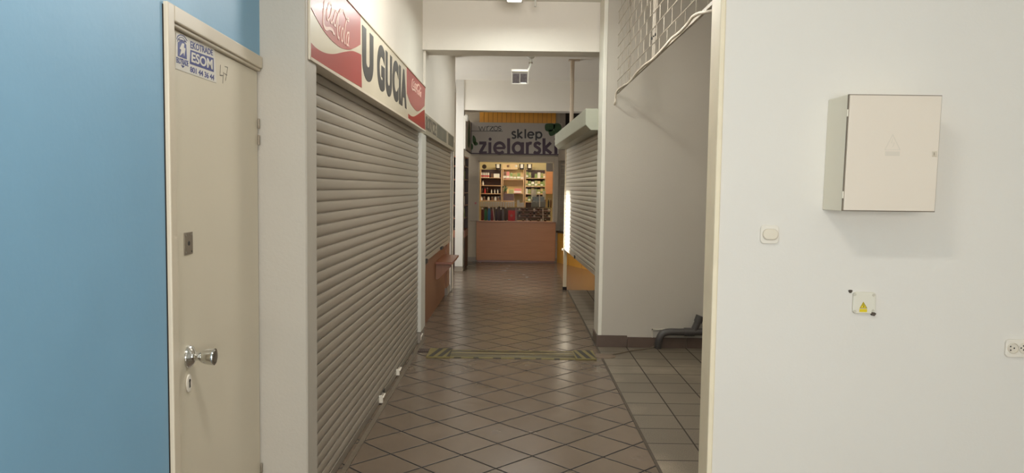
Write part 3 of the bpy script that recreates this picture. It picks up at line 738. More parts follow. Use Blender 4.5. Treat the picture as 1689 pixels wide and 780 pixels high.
# side display cabinet
sc = empty('display_cabinet', (-1.2, 15.2, 0)); tag(sc, 'dark brown display cabinet left of the herb shop behind the white column', 'cabinet')
DBR = mat('dark_brown_wood', (62, 40, 32), .5)
cy0, cy1 = 14.74, 15.75; ch0 = hx(768, 432, -.975).z
MB().box(-1.4, -1.37, cy0, cy1, 0, 2.22).build('back_panel', DBR, sc)
MB().box(-1.37, -.975, cy1 - .03, cy1, 0, 2.22).build('side_panel', DBR, sc)
MB().box(-1.37, -.975, cy0, cy1 - .03, 0, .62).build('base', DBR, sc)
MB().box(-1.37, -.97, cy0, cy1 - .03, .62, .76).build('drawer_front', SHELFW, sc)
shelf_z = [.76, 1.0, 1.25, 1.5, 1.76, 2.02, 2.2]
for z in shelf_z[1:]: MB().box(-1.37, -.98, cy0, cy1 - .03, z - .02, z).build('shelf', SHELFW, sc)
def bottle(name, x, y, z, r, h, m, label, group, neck=.4, cap=None):
    o = MB().lathe((x, y, z), (0, 0, 1), [(r * .9, 0), (r, h * .03), (r, h * .6), (r * .85, h * .7), (r * neck, h * .8), (r * neck, h * .88)], 14).build(name, m, None, smooth=True)
    c_ = MB().lathe((x, y, z), (0, 0, 1), [(r * neck * 1.15, h * .87), (r * neck * 1.15, h)], 12).build('cap', cap or PLAST, o)
    tag(o, label, 'bottle' if name != 'jar' else 'jar', group); return o
def carton(x, y, z, w_, d__, h, m, label, group, band=None, name='carton'):
    o = MB().box(x - w_ / 2, x + w_ / 2, y - d__ / 2, y + d__ / 2, z, z + h).build(name, m, None, bevel=.001)
    if band: MB().box(x - w_ / 2 - .001, x + w_ / 2 + .001, y - d__ / 2 - .001, y + d__ / 2 + .001, z + h * .15, z + h * .45).build('label_band', band, o)
    tag(o, label, 'box', group); return o
PC = [mat('carton_' + n, c, .55) for n, c in (('white', (214, 208, 192)), ('green', (120, 140, 70)), ('beige', (200, 170, 120)), ('pink', (200, 120, 110)), ('brown', (110, 76, 52)), ('red', (190, 50, 45)), ('olive', (150, 148, 90)))]
BG = mat('amber_bottle', (70, 42, 28), .25)
ordn = ['lowest', 'second lowest', 'middle', 'fourth', 'highest']
for si, z in enumerate(shelf_z[:-1]):
    for j, yy in enumerate((14.95, 15.2, 15.5)):
        if (si + j) % 3 == 2: bottle('bottle', -1.08, yy, z, .045, .17, BG, 'bottle in the dark cabinet behind the white column, shelf %d from below, place %d' % (si + 1, j + 1), 'goods in the dark side cabinet')
        else: carton(-1.08, yy, z, .1, .11, .12 + .05 * ((si * 3 + j) % 3) / 2, PC[(si * 2 + j) % 3 if j else 0], 'carton in the dark cabinet behind the white column, shelf %d from below, place %d' % (si + 1, j + 1), 'goods in the dark side cabinet')
tb = MB().box(-1.0, -.975, YCOL + .05, YCOL + .13, 0, 0)
p0 = hy(767.5, 190, YCOL + .15); p1 = hy(767.5, 246, YCOL + .15)
wt_ = empty('wall_strip_lamp', (p0.x, YCOL + .2, p1.z)); tag(wt_, 'slim white vertical strip lamp on the column edge left of the herb shop sign', 'lamp')
MB().box(-.988, -.955, YCOL + .0, YCOL + .06, p1.z, p0.z - .02).build('strip_body', RAIL, wt_, bevel=.006)
MB().lathe((-.945, YCOL + .05, p0.z - .08), (0, 0, 1), [(.03, -.05), (.045, -.03), (.05, .03), (.04, .07), (.01, .09)], 16).build('end_cap', RAIL, wt_, smooth=True)

# shelving inside the shop
T = lambda x, y, Y=18.5: hy(780 + x / 6.5, 255 + y / 6.5, Y)
def unit(label, xa, xb, ya, yb, rows, back, Y=18.5, shelfm=None):
    e = empty('shelf_unit', T((xa + xb) / 2, yb, Y)); tag(e, label, 'shelf')
    A, B = T(xa, yb, Y), T(xb, ya, Y)
    sm = shelfm or mat('pale_shelf_edge', (190, 150, 105), .5)
    MB().box(A.x, B.x, Y + .25, Y + .27, A.z, B.z).build('back_panel', back, e)
    for x in (A.x, B.x - .02): MB().box(x, x + .02, Y, Y + .25, A.z, B.z).build('side_panel', sm, e)
    for r in rows: z = T(xa, r, Y).z; MB().box(A.x + .02, B.x - .02, Y, Y + .25, z - .014, z).build('shelf', sm, e)
    return [T(xa, r, Y).z for r in rows]
DB = mat('shelf_back_brown', (72, 48, 42), .6)
za = unit('left wall shelf unit inside the herb shop with dark brown back', 76, 312, 160, 500, [244, 328, 415, 490], DB)
zb_ = unit('middle shelf unit inside the herb shop with boxes over a yellow panel', 314, 552, 160, 560, [262, 415], mat('yellow_panel_back', (220, 190, 120), .6))
zc_ = unit('right wall shelf unit inside the herb shop filled with green packets', 556, 784, 164, 560, [250, 338, 420, 505], DB)
def X(x, Y=18.55): return T(x, 300, Y).x
pos = lambda i: ['first', 'second', 'third', 'fourth', 'fifth', 'sixth', 'seventh', 'eighth', 'ninth', 'tenth', 'eleventh', 'twelfth', 'thirteenth', 'fourteenth', 'fifteenth', 'sixteenth'][i]
zm = 6.5
def pw(n, Y=18.55): return n / 6.5 * Y / F
# left unit goods
for i, x in enumerate((92, 117, 141, 165)):
    carton(X(x), 18.6, za[0], pw(18), .08, pw(52), PC[0], 'white box with red foot, %s from left on the top left shop shelf' % pos(i), 'white and red boxes', PC[5])
carton(X(253), 18.6, za[0], pw(62), .1, pw(42), PC[0], 'wide white box alone at the right of the top left shop shelf', None)
for i, x in enumerate((200, 213)): carton(X(x), 18.62, za[0], pw(11), .08, pw(44), PC[4], 'slim brown box, %s of two on the top left shop shelf' % pos(i), 'slim brown boxes')
bottle('bottle', X(107), 18.6, za[1], pw(10), pw(48), PC[0], 'lone pale bottle on the second left shop shelf', None)
for i, x in enumerate((102, 130, 156)): bottle('bottle', X(x), 18.6, za[2], pw(9), pw(62), BG if i != 1 else PC[5], 'bottle, %s from left on the third left shop shelf' % pos(i), 'bottles on the third left shelf', cap=PC[3])
for i, x in enumerate((200, 235, 267)): bottle('bottle', X(x), 18.6, za[2], pw(6), pw(44), PC[0], 'slim white bottle, %s of three at the right of the third left shop shelf' % pos(i), 'slim white bottles')
for i, x in enumerate((92, 122, 168, 210, 242, 272)): bottle('jar', X(x), 18.6, za[3], pw(13), pw(40), PC[i % 2 * 4], 'small jar, %s from left on the lowest left shop shelf' % pos(i), 'jars on the lowest left shelf', .7)
# top row
def basket(x, y, w_, h, label):
    z = T(x, y).z; Y = 18.62
    e = MB().add([(X(x) + a * pw(w_) / 2 * k_, Y + b * .08 * k_, z + (0 if k_ < 1 else pw(h))) for k_ in (.72, 1) for a, b in ((-1, -1), (1, -1), (1, 1), (-1, 1))],
                 [(0, 1, 2, 3), (4, 5, 6, 7), (0, 1, 5, 4), (1, 2, 6, 5), (2, 3, 7, 6), (3, 0, 4, 7)]).build('basket', mat('dark_wicker', (60, 44, 34), .8, var=.3, nscale=60), None, bevel=.01)
    tag(e, label, 'basket', 'dark baskets on top of the shelves')
    MB().box(X(x) - pw(w_) * .25, X(x) + pw(w_) * .25, Y - .1, Y - .085, z + pw(h) * .25, z + pw(h) * .95).build('white_card', PC[0], e)
for i, (x, w_) in enumerate(((268, 62), (522, 54), (605, 58))): basket(x, 158, w_, 58, 'dark wicker basket with white card, %s from left on top of the shop shelves' % pos(i))
wr = MB().lathe((X(120), 18.6, T(120, 128).z), (0, -1, 0), [(pw(22), 0), (pw(24), .03), (pw(14), .04), (pw(12), .02)], 24).build('wreath', mat('dark_wreath', (64, 50, 34), .8), None, smooth=True)
tag(wr, 'round dark wreath at the left end on top of the shop shelves', 'decoration')
for i, (x, w_) in enumerate(((352, 82), (438, 78))):
    o = carton(X(x), 18.62, T(x, 158).z, pw(w_), .1, pw(60), PC[2], 'beige gift box, %s of two on top of the middle shop shelves' % pos(i), None)
    MB().lathe((X(x + 22), 18.57, T(x, 122).z), (0, -1, 0), [(pw(14), 0), (pw(10), .01)], 12).build('bow', PC[4] if i == 0 else PC[0], o)
# middle unit
for i, (x, w_, h, c_) in enumerate(((340, 28, 80, 4), (374, 30, 82, 3), (411, 30, 66, 1), (449, 30, 56, 6), (490, 34, 66, 1), (528, 28, 52, 2))):
    carton(X(x), 18.6, zb_[0], pw(w_), .09, pw(h), PC[c_], ['dark brown tall', 'pink and white tall', 'green and beige', 'olive square', 'green squat', 'beige low'][i] + ' carton on the top middle shop shelf', None, PC[0])
bk = empty('potted_plant', (X(348), 18.45, T(348, 420).z)); tag(bk, 'small bushy green plant on the brown box in the middle of the shop', 'plant')
MB().lathe((X(348), 18.45, T(348, 418, 18.45).z), (0, 0, 1), [(pw(16), 0), (pw(20), pw(24))], 16).build('pot', PC[4], bk)
lm = MB()
for i in range(70):
    a = random.uniform(0, 6.28); r = random.uniform(0, pw(28)); zz = T(348, 395, 18.45).z + random.uniform(0, pw(58)); c0 = V((X(348) + r * math.cos(a), 18.45 + r * math.sin(a) * .7, zz))
    t1 = V((random.uniform(-1, 1), random.uniform(-1, 1), random.uniform(-.3, 1))).normalized() * .035; t2 = t1.cross(V((.3, .2, 1))).normalized() * .014
    lm.add([c0 - t1, c0 + t2, c0 + t1, c0 - t2], [(0, 1, 2, 3)])
lm.build('leaves', mat('plant_leaf', (58, 96, 44), .6, var=.3), bk)
MB().box(T(330, 492, 18.38).x, T(446, 492, 18.38).x, 18.27, 18.5, T(386, 492, 18.38).z - .02, T(386, 492, 18.38).z).build('ledge', MATS['pale_shelf_edge'], bpy.data.objects['shelf_unit.001'])
carton(X(386), 18.38, T(386, 492, 18.38).z, pw(112), .16, pw(72), DB, 'dark brown chest standing under the plant in the shop', None, name='chest')
carton(X(412), 18.45, T(412, 400, 18.45).z - pw(20), pw(52), .12, pw(46), PC[6], 'pale green packet beside the plant in the shop', None)
carton(X(482), 18.5, T(482, 415, 18.5).z, pw(74), .12, pw(52), PC[3], 'pink box beside the plant in the shop', None, PC[0])
# right unit
cc = 0
for r, (zr, hh) in enumerate(zip(zc_, (68, 68, 66, 64))):
    for i, x in enumerate((574, 608, 642, 676, 708, 740, 766)):
        if r == 0 and i == 2: continue
        cc += 1
        carton(X(x), 18.6, zr, pw(27 if i % 2 else 30), .08, pw(hh - (i * 7 + r * 5) % 22), PC[(1, 6, 2, 1, 0, 6, 2)[(i + r * 2) % 7]], 'herb packet, %s from left on shelf %d from top in the right shop unit' % (pos(i), r + 1), 'herb packets in the right shelf unit', PC[(0, 1)[(i + r) % 2]])
cb = MB().box(T(786, 180, 18.4).x, T(856, 180, 18.4).x, 18.4, 18.7, T(800, 422, 18.4).z, T(800, 182, 18.4).z).build('wall_cupboard', COUNTER, None, bevel=.003); tag(cb, 'plain orange wood cupboard at the right of the shop', 'cupboard')
cb = MB().box(T(788, 98, 18.5).x, T(858, 180, 18.5).x, 18.5, 18.6, T(800, 178, 18.5).z, T(800, 90, 18.5).z).build('dark_panel', mat('dark_grey_panel', (70, 66, 64), .5), None); tag(cb, 'dark grey panel above the orange cupboard in the shop', 'panel')
# glass display counter
YG = 16.86
dc = empty('glass_display_counter', (0, YG, cz)); tag(dc, 'glass display counter just inside the herb shop window', 'display counter')
zt_ = T(300, 560, YG).z; gz0 = cz + .0
MB().box(OX0 + .02, OX1 - .02, YG, YG + .62, 0.0, cz - .01).build('base', COUNTERL, dc)
MB().box(OX0 + .02, OX1 - .02, YG, YG + .62, zt_ - .012, zt_).build('glass_top', GLASSM, dc)
MB().box(T(455, 600, YG).x, T(470, 600, YG).x, YG, YG + .4, cz, zt_ - .012).build('divider', SHELFW, dc)
MB().box(OX0 + .02, OX1 - .02, YG + .6, YG + .62, cz, zt_ - .012).build('back_panel', mat('display_back', (92, 78, 66), .6), dc)
for y in (602, 640, 672): z = T(600, y, YG).z; MB().box(T(476, 600, YG).x, OX1 - .03, YG + .1, YG + .4, z - .008, z).build('shelf', SHELFW, dc)
cols = [((96, 30, 34), 'dark red'), ((40, 120, 80), 'green'), ((50, 120, 170), 'blue'), ((130, 40, 60), 'crimson'), ((60, 56, 70), 'slate'), ((80, 72, 84), 'grey violet'), ((70, 60, 62), 'charcoal'), ((120, 118, 124), 'silver grey'), ((76, 70, 70), 'brown grey')]
for i, (x, (c_, nm)) in enumerate(zip((100, 136, 172, 204, 250, 280, 300, 322, 352), cols)):
    w_ = 30 if i < 3 else 24
    bottle('flask', T(x, 600, YG).x, YG + .12, cz, w_ / 6.5 * YG / F / 2, (710 - 566 + (i % 3) * 8) / 6.5 * YG / F * .98, mat('flask_' + nm.replace(' ', '_'), c_, .35), '%s flask in the glass display left of the red panel' % nm, None, .6, BLACK if i % 2 else None)
rp = MB().box(T(378, 600, YG).x, T(453, 600, YG).x, YG + .06, YG + .09, cz, T(400, 598, YG).z).build('red_card', mat('bright_red_card', (206, 44, 40), .5), None, bevel=.004); tag(rp, 'bright red card panel standing in the glass display', 'card')
MB().poly(Frame((0, YG + .06, 0), (1, 0, 0)), [(T(414, 600, YG).x + .03 * math.cos(t), T(414, 655, YG).z + .03 * math.sin(t)) for t in [i * .5 for i in range(12)]], 0, .002).build('round_emblem', PC[3], rp)
for i, x in enumerate(range(84, 450, 27)):
    carton(T(x, 600, YG).x, YG + .15, zt_, 20 / 6.5 * YG / F, .06, (52 + (6 if i == 13 else 0)) / 6.5 * YG / F, PC[0], 'white carton, %s from left in the row on the glass counter' % pos(i), 'row of white cartons on the glass counter')
carton(T(487, 500, YG).x, YG + .15, zt_, 26 / 6.5 * YG / F, .07, 72 / 6.5 * YG / F, PC[0], 'tallest white box on the glass counter', None)
carton(T(525, 500, YG).x, YG + .15, zt_, 44 / 6.5 * YG / F, .07, 46 / 6.5 * YG / F, PC[0], 'wide white box beside the tallest one on the glass counter', None)
for r, y in enumerate((602, 640, 672, 718)):
    z = T(600, y, YG).z if y < 700 else cz
    for i, x in enumerate((500, 540, 580, 620, 660, 705, 735, 780, 820)):
        if (i + r) % 4 == 3: continue
        bottle('jar', T(x, y, YG).x, YG + .2, z, .020 + .004 * (i % 3), .046 + .014 * ((i + r) % 2), [PC[0], BG, BLACK, PC[4]][(i + 2 * r) % 4], 'tiny jar, place %d from left on display shelf %d from top behind glass' % (i + 1, r + 1), 'tiny jars in the glass display', .7)
for i, x in enumerate((815, 838)):
    bottle('bottle', T(x, 560, YG).x, YG + .2, zt_, .02, .2, PC[4] if i else BLACK, 'tall dark bottle, %s of two at the right end of the glass counter' % pos(i), 'tall dark bottles')
for (xa, ya, xb, yb) in ((713, 430, 716, 560), (750, 572, 752, 718), (213, 566, 232, 718)):
    o = MB().tube([T(xa, ya, YG + .02), T(xb, yb, YG + .02)], .009, 8).build('white_rod', PLAST, None, smooth=True)
    tag(o, {713: 'white upright rod above the right of the glass counter', 750: 'white upright rod before the lower right display shelves', 213: 'white leaning rod between the flasks in the display'}[xa], 'rod')
rg = empty('cash_register', T(700, 500, YG + .3)); tag(rg, 'grey cash register on the right of the glass counter', 'cash register')
ax, bx_ = T(628, 500, YG + .25).x, T(778, 500, YG + .25).x
MB().box(ax, bx_, YG + .2, YG + .38, zt_, T(600, 500, YG).z).build('drawer', mat('register_grey', (110, 108, 98), .5), rg, bevel=.005)
MB().box(ax + .02, bx_ - .02, YG + .3, YG + .36, T(600, 505, YG).z, T(600, 452, YG).z).build('display', mat('register_dark', (84, 90, 84), .3), rg, bevel=.01)
for i, (x, y, h) in enumerate(((655, 455, 88), (765, 452, 62))):
    carton(T(x, 400, YG + .5).x, YG + .5, zt_, pw(50 - 20 * i), .08, T(x, (372, 390)[i], YG + .5).z - zt_, PC[0], ['large white packet standing behind the cash register', 'small white packet right of the cash register'][i], None, PC[4])

# ---------------------------------------------------------------- lamps
def lamp(label, px, py, Y, size, lit, tilt):
    c = hy(px, py, Y); e = empty('flood_lamp', c); tag(e, label, 'lamp')
    fr = Frame(c, (1, 0, 0), (0, math.sin(tilt), math.cos(tilt)))
    h = size / 2
    MB().fbox(fr, -h, h, -h * .8, h * .8, -.07, 0).build('housing', mat('lamp_housing', (190, 184, 172), .5), e, bevel=.006)
    MB().fbox(fr, -h, h, -h * .8, -h * .8 + .012, 0, .02).fbox(fr, -h, h, h * .8 - .012, h * .8, 0, .02).fbox(fr, -h, -h + .012, -h * .8, h * .8, 0, .02).fbox(fr, h - .012, h, -h * .8, h * .8, 0, .02).build('rim', mat('lamp_rim', (208, 202, 190), .45), e)
    if lit: MB().fbox(fr, -h + .013, h - .013, -h * .8 + .013, h * .8 - .013, .0, .008).build('glowing_panel', emit_mat('lamp_glow', (255, 255, 250), 6), e)
    else:
        for sgn in (-1, 1):
            g = MB().fbox(fr, min(sgn * .006, sgn * (h - .02)), max(sgn * .006, sgn * (h - .02)), -h * .75, h * .45, 0, .006).build('reflector_cell', mat('reflector', (170, 165, 170), .25, .9, var=.35, nscale=25), e)
        MB().fbox(fr, .01, h - .03, -h * .74, -h * .6, .006, .012).build('lamp_tube', mat('tube_white', (240, 240, 238), .3), e)
    return e, fr, c, h
e, fr, c, h = lamp('lit white flood lamp at the top of the picture before the first beam', 848.5, -4, 7.2, .158, True, -1.35)
MB().tube([c + V((0, .02, .05)), c + V((0, .05, HC - c.z))], .012, 10).build('stem', RAIL, e)
e, fr, c, h = lamp('unlit square flood lamp hanging between the two beams', 857.5, 127.5, 11.4, .255, False, -.45)
bse = hy(875.5, 99, 11.6)
MB().lathe((bse.x, 11.6, HC2), (0, 0, -1), [(.065, 0), (.065, .03), (.05, .055), (.03, .075)], 20).build('ceiling_mount', RAIL, e, smooth=True)
MB().tube([(bse.x, 11.6, HC2 - .06), (bse.x, 11.6, HC2 - .15), (bse.x - .015, 11.58, HC2 - .2), (c.x + h * .9, 11.46, c.z + .1), (c.x + h * .9, 11.44, c.z)], .018, 10).build('arm', RAIL, e, smooth=True)
MB().lathe((bse.x, 11.6, HC2 - .12), (0, 0, -1), [(.03, 0), (.03, .02)], 14).build('arm_ring', OLDSTEEL, e)
t0 = hy(883, 5, 7.6)
o = MB().tube([(t0.x, 7.6, HC), (t0.x, 7.6, hy(883, 11, 7.6).z)], .012, 10).build('ceiling_rod', RAIL, None); tag(o, 'short white rod hanging from the ceiling right of the lit lamp', 'rod')
# tube fixture over the front hall
e = empty('tube_lamp', (.15, 1.15, HC)); tag(e, 'ceiling tube lamp of the front hall', 'lamp')
MB().box(-.75, .35, 1.03, 1.37, HC - .08, HC).build('lamp_body', RAIL, e, bevel=.01)

# ---------------------------------------------------------------- wire mesh panel
me = empty('wire_mesh_panel', (XRT, 5.8, 2.55)); tag(me, 'painted steel wire mesh panel high beside the grey wall', 'mesh panel')
MFZ = Frame((XRT, 0, 0), (0, -1, 0))
zbm = hx(1012, 158, XRT).z; zr = .112
wm = MB(); y_0, y_1 = 3.75, 7.56
nrow = int((HC - zbm) / zr)
for r in range(1, nrow + 1): wm.tube([(XRT, y_0, zbm + r * zr), (XRT, y_1, zbm + r * zr)], .0028, 6)
for r in range(0, nrow + 1):
    z0 = zbm + r * zr; yy = y_1 - (.15 if r % 2 else .0) - .03
    while yy > y_0:
        wm.tube([(XRT + .002, yy, z0), (XRT + .002, yy, min(HC, z0 + zr))], .0028, 6); yy -= .27
wm.build('wire_grid', MESHM, me)
MB().box(XRT - .008, XRT + .008, y_0, y_1, zbm - .015, zbm + .006).build('bottom_rail', MESHM, me, bevel=.002)
for px_, w_ in ((1012, .045), (1037.5, .05), (1077, .05)):
    y = hx(px_, 60, XRT).y
    b_ = MB().box(XRT + .004, XRT + .012, y - w_, y + w_, zbm, HC).build('flat_bar', mat('bar_paint', (150, 141, 126), .55), me, bevel=.001)
    if px_ == 1077:
        p = hx(1078, 60, XRT)
        for dy in (-.07, 0, .07): MB().lathe((XRT + .004, p.y + dy, p.z), (-1, 0, 0), [(.012 if dy else .006, 0), (.011 if dy else .005, .008)], 10).build('bolt', BLACK, b_)
# cable clipped along its lower edge
Cq = [(1171, 19), (1155, 21), (1143, 27), (1135, 38), (1122, 52), (1108, 63), (1098, 75), (1088, 86), (1076, 98), (1062, 108), (1050, 120), (1043, 130), (1036, 137), (1027, 142), (1018, 150), (1015.5, 160), (1015, 168), (1013, 174)]
pts = []
for i, (x, y) in enumerate(Cq):
    p = hx(x, y, XRT - .012); pts.append(tuple(p))
pts = [tuple(pts[0] + (0,))[:3]] + pts
pts[0] = (pts[1][0] + .3, pts[1][1] - .25, pts[1][2] + .01)
cbl = MB().tube(catmull(pts, 5), .0085, 10).build('cable', CABLE, None, smooth=True); tag(cbl, 'white cable running along the lower edge of the wire mesh', 'cable')

# ---------------------------------------------------------------- meter cabinet on the right wall
YB, YW = 3.065, 3.27
RF = Frame((0, YB, 0), (1, 0, 0)); rp_ = RF.px
A = rp_(1390, 348); B = rp_(1543, 350); Ct = rp_(1555.5, 157); Dt = rp_(1401, 155)
# the cabinet hangs slightly out of plumb, as in the photograph
mc = empty('meter_cabinet', ((A[0] + B[0]) / 2, YW, A[1])); tag(mc, 'cream metal meter cabinet hanging on the white wall', 'cabinet')
bd = MB().hexa([(A[0], YB + .012, A[1]), (B[0], YB + .012, B[1]), (B[0], YW, B[1]), (A[0], YW, A[1]), (Dt[0], YB + .012, Dt[1]), (Ct[0], YB + .012, Ct[1]), (Ct[0], YW, Ct[1]), (Dt[0], YW, Dt[1])])
bd.build('cabinet_body', BOXS, mc, bevel=.003)
e_ = .0035
def lerp(a, b, t): return (a[0] + (b[0] - a[0]) * t, a[1] + (b[1] - a[1]) * t)
MB().poly(RF, [A, B, Ct, Dt], -.013, -.006).build('door_gap', mat('thin_dark_gap', (120, 108, 92), .7), mc)
dd = MB().poly(RF, [(A[0] + e_, A[1] + e_), (B[0] - e_, B[1] + e_), (Ct[0] - e_, Ct[1] - e_), (Dt[0] + e_, Dt[1] - e_)], -.012, 0).build('door', BOXM, mc, bevel=.0015)
p = rp_(1541, 254)
lk = MB().fbox(RF, p[0] - .009, p[0] + .010, p[1] - .011, p[1] + .011, 0, .003).build('latch', mat('latch_cream', (204, 192, 172), .4), dd, bevel=.002)
MB().fbox(RF, p[0] - .004, p[0] - .001, p[1] - .006, p[1] + .006, .003, .004).build('latch_slot', mat('slot_grey', (150, 138, 120), .5), dd)
fd = mat('faded_warning_print', (210, 200, 184), .5)
wt3 = [rp_(1459.5, 247), rp_(1484.5, 247), rp_(1472.5, 222)]
MB().stroke(RF, wt3, .003, 0, .0006, closed=True).stroke(RF, [rp_(1473, 228), rp_(1470, 236), rp_(1475, 236), rp_(1472, 243)], .002, 0, .0006).fbox(RF, rp_(1460, 250)[0], rp_(1484, 250)[0], rp_(1460, 257)[1], rp_(1460, 249.5)[1], 0, .0006).build('warning_mark', fd, dd)
for t in (.16, .86):
    q = lerp(Dt, A, t); MB().lathe((q[0] - .001, YB + .004, q[1]), (0, 0, 1), [(.0028, -.014), (.0028, .014)], 10).build('hinge', BOXS, mc)

WFm = Frame((0, YW, 0), (1, 0, 0)); wp = WFm.px
def rrect(cx, cz_, w_, h, r, n=5):
    out = []
    for (sx, sz, a0) in ((1, 1, 0), (-1, 1, 90), (-1, -1, 180), (1, -1, 270)):
        for i in range(n + 1):
            a = math.radians(a0 + 90 * i / n); out.append((cx + sx * (w_ / 2 - r) + r * math.cos(a), cz_ + sz * (h / 2 - r) + r * math.sin(a)))
    return out
c = wp(1268.5, 386.5)
sw = empty('light_switch', (c[0], YW, c[1])); tag(sw, 'white light switch with oval rocker on the white wall', 'switch')
MB().poly(WFm, rrect(c[0], c[1], .079, .079, .016), 0, .010).build('switch_plate', PLAST, sw, bevel=.003)
MB().poly(WFm, rrect(c[0] + .002, c[1], .068, .049, .022), .010, .012).build('rocker_surround', mat('switch_shade', (196, 186, 168), .4), sw)
MB().poly(WFm, rrect(c[0] + .002, c[1] + .001, .064, .045, .021), .011, .017).build('rocker', mat('rocker_ivory', (222, 212, 192), .35), sw, bevel=.003)
c = wp(1424, 499)
jb = empty('junction_box', (c[0], YW, c[1])); tag(jb, 'square white junction box cover with yellow warning triangle between drill holes', 'junction box')
MB().poly(WFm, rrect(c[0], c[1], .098, .094, .014), 0, .012).build('box_cover', mat('junction_plastic', (222, 217, 200), .4), jb, bevel=.004)
for (x, y) in ((1408, 485), (1439, 486), (1408, 513), (1438, 512)):
    p = wp(x, y); MB().lathe((p[0], YW - .0115, p[1]), (0, -1, 0), [(.007, 0), (.006, .002)], 12).build('screw', mat('screw_cap', (200, 194, 176), .5), jb)
jf = WFm.off(.0122)
YS = mat('warning_yellow', (226, 200, 40), .4)
ws = MB().poly(jf, [jf.px(1417.5, 508.5), jf.px(1430.5, 508.5), jf.px(1424, 497.5)], 0, .001).fbox(jf, jf.px(1417.5, 510)[0], jf.px(1430, 510)[0], jf.px(1420, 514.5)[1], jf.px(1420, 509.3)[1], 0, .001).build('warning_sticker', YS, jb)
MB().stroke(jf, [jf.px(1418.5, 508), jf.px(1429.5, 508), jf.px(1424, 498.7)], .0012, .001, .0016, closed=True).stroke(jf, [jf.px(1424.5, 501), jf.px(1423, 504), jf.px(1425.2, 504), jf.px(1423.6, 507)], .0016, .001, .0016).build('warning_symbol', INK, ws)
hole = mat('drill_hole_dark', (84, 74, 64), .9, var=.4, nscale=80)
for i, (x, y, r) in enumerate(((1402.5, 480.5, .0085), (1438.5, 517, .0095))):
    p = wp(x, y); ppts = [(p[0] + r * (1 + .22 * math.sin(3 * t + i)) * math.cos(t), p[1] + r * (1 + .18 * math.cos(2 * t + i)) * math.sin(t)) for t in [k_ * .314 for k_ in range(20)]]
    o = MB().poly(WFm, ppts, -.002, .0015 if i == 0 else .0132).build('wall_hole', hole)
    tag(o, ['ragged dark drill hole at the upper left of the junction box', 'ragged dark drill hole at the lower right of the junction box'][i], 'hole')
c = wp(1675, 574)
so_ = empty('wall_socket', (c[0], YW, c[1])); tag(so_, 'white double socket cut by the right edge of the picture', 'socket')
MB().poly(WFm, rrect(c[0] + .01, c[1], .118, .078, .016), 0, .012).build('socket_plate', PLAST, so_, bevel=.003)
for i, dx in enumerate((-.018, .030)):
    rc_ = MB().lathe((c[0] + dx, YW - .012, c[1] + .002), (0, -1, 0), [(.024, 0), (.024, .004), (.021, .005), (.020, .001)], 28).build('socket_ring', mat('socket_ivory', (214, 205, 188), .4), so_, smooth=True)
    for (ex, ez) in (((-.012, .007), (-.011, -.009), (.004, .0)), ((-.004, .010), (-.003, -.007), (-.014, .001)))[i]:
        MB().lathe((c[0] + dx + ex, YW - .0125, c[1] + .002 + ez), (0, -1, 0), [(.0035, 0), (.0032, .0012)], 10).build('pin_hole', BLACK, rc_)

# ---------------------------------------------------------------- threshold cover on the floor
ca, cb_, cc_, cd_ = hz(718, 592), hz(979, 594.5), hz(974, 579), hz(727, 578)
th = empty('cable_cover', ((ca.x + cb_.x) / 2, 7.25, 0)); tag(th, 'flat metal cable cover taped across the corridor floor with black and yellow tape', 'cable cover')
xa, xb = -.755, .735; yf, yb2 = hz(850, 590.8).y, hz(850, 580).y
def ribbed():
    mb = MB(); n = 24; vs = []; cnt = 0
    prof = []
    for i in range(n + 1):
        t = i / n; z = .012 * math.sin(math.pi * min(1, max(0, t))) ** .5 + .002
        z += .0015 * math.cos(t * 8 * math.pi)
        prof.append((yf + (yb2 - yf) * t, z))
    for y, z in prof: vs += [(xa, y, z), (xb, y, z)]
    k_ = len(vs); vs += [(xa, yf, 0), (xb, yf, 0), (xb, yb2, 0), (xa, yb2, 0)]
    fs = [(2 * i, 2 * i + 1, 2 * i + 3, 2 * i + 2) for i in range(n)] + [(k_, k_ + 1, k_ + 2, k_ + 3)]
    return mb.add(vs, fs)
ribbed().build('metal_plate', ALU, th, smooth=True)
for (x0, x1, s_) in ((xa - .06, xa + .16, 0), (xb - .15, xb + .05, 1)):
    tp = MB().box(x0, x1, yf - .04, yb2 + .04, .0, .0165).build('end_tape', TAPEY, th, bevel=.004)
    for i in range(3):
        fr_ = Frame((x0, yf - .04, .0165), (1, 0, 0), (0, 1, 0)); o_ = .02 + i * .085; hh = (yb2 - yf + .08)
        x2 = x1 - x0
        pl_ = [(min(x2, o_), 0.002), (min(x2, o_ + .045), 0.002), (max(0, min(x2, o_ + .045 - .07 * (1 if s_ else -1))), hh - .002), (max(0, min(x2, o_ - .07 * (1 if s_ else -1))), hh - .002)]
        if abs(pl_[1][0] - pl_[0][0]) > .01: MB().poly(fr_, pl_, 0, .001).build('black_stripe', TAPEB, tp)
for (y_a, y_b) in ((yf - .03, yf + .012), (yb2 - .010, yb2 + .02)):
    tp = MB().box(xa + .16, xb - .15, y_a, y_b, 0, .0072).build('edge_tape', TAPEY, th)
    x = xa + .2
    while x < xb - .25:
        ww = random.uniform(.05, .10)
        MB().box(x, x + ww, y_a - .0005, y_a + .016, .001, .0078).build('black_stripe', TAPEB, tp); x += random.uniform(.14, .26)
rt = (yf + yb2) / 2
MB().box(xa + .16, xb - .15, rt - .006, rt + .006, .012, .0165).build('centre_rib', mat('rib_pale', (160, 146, 100), .35, .6), th)
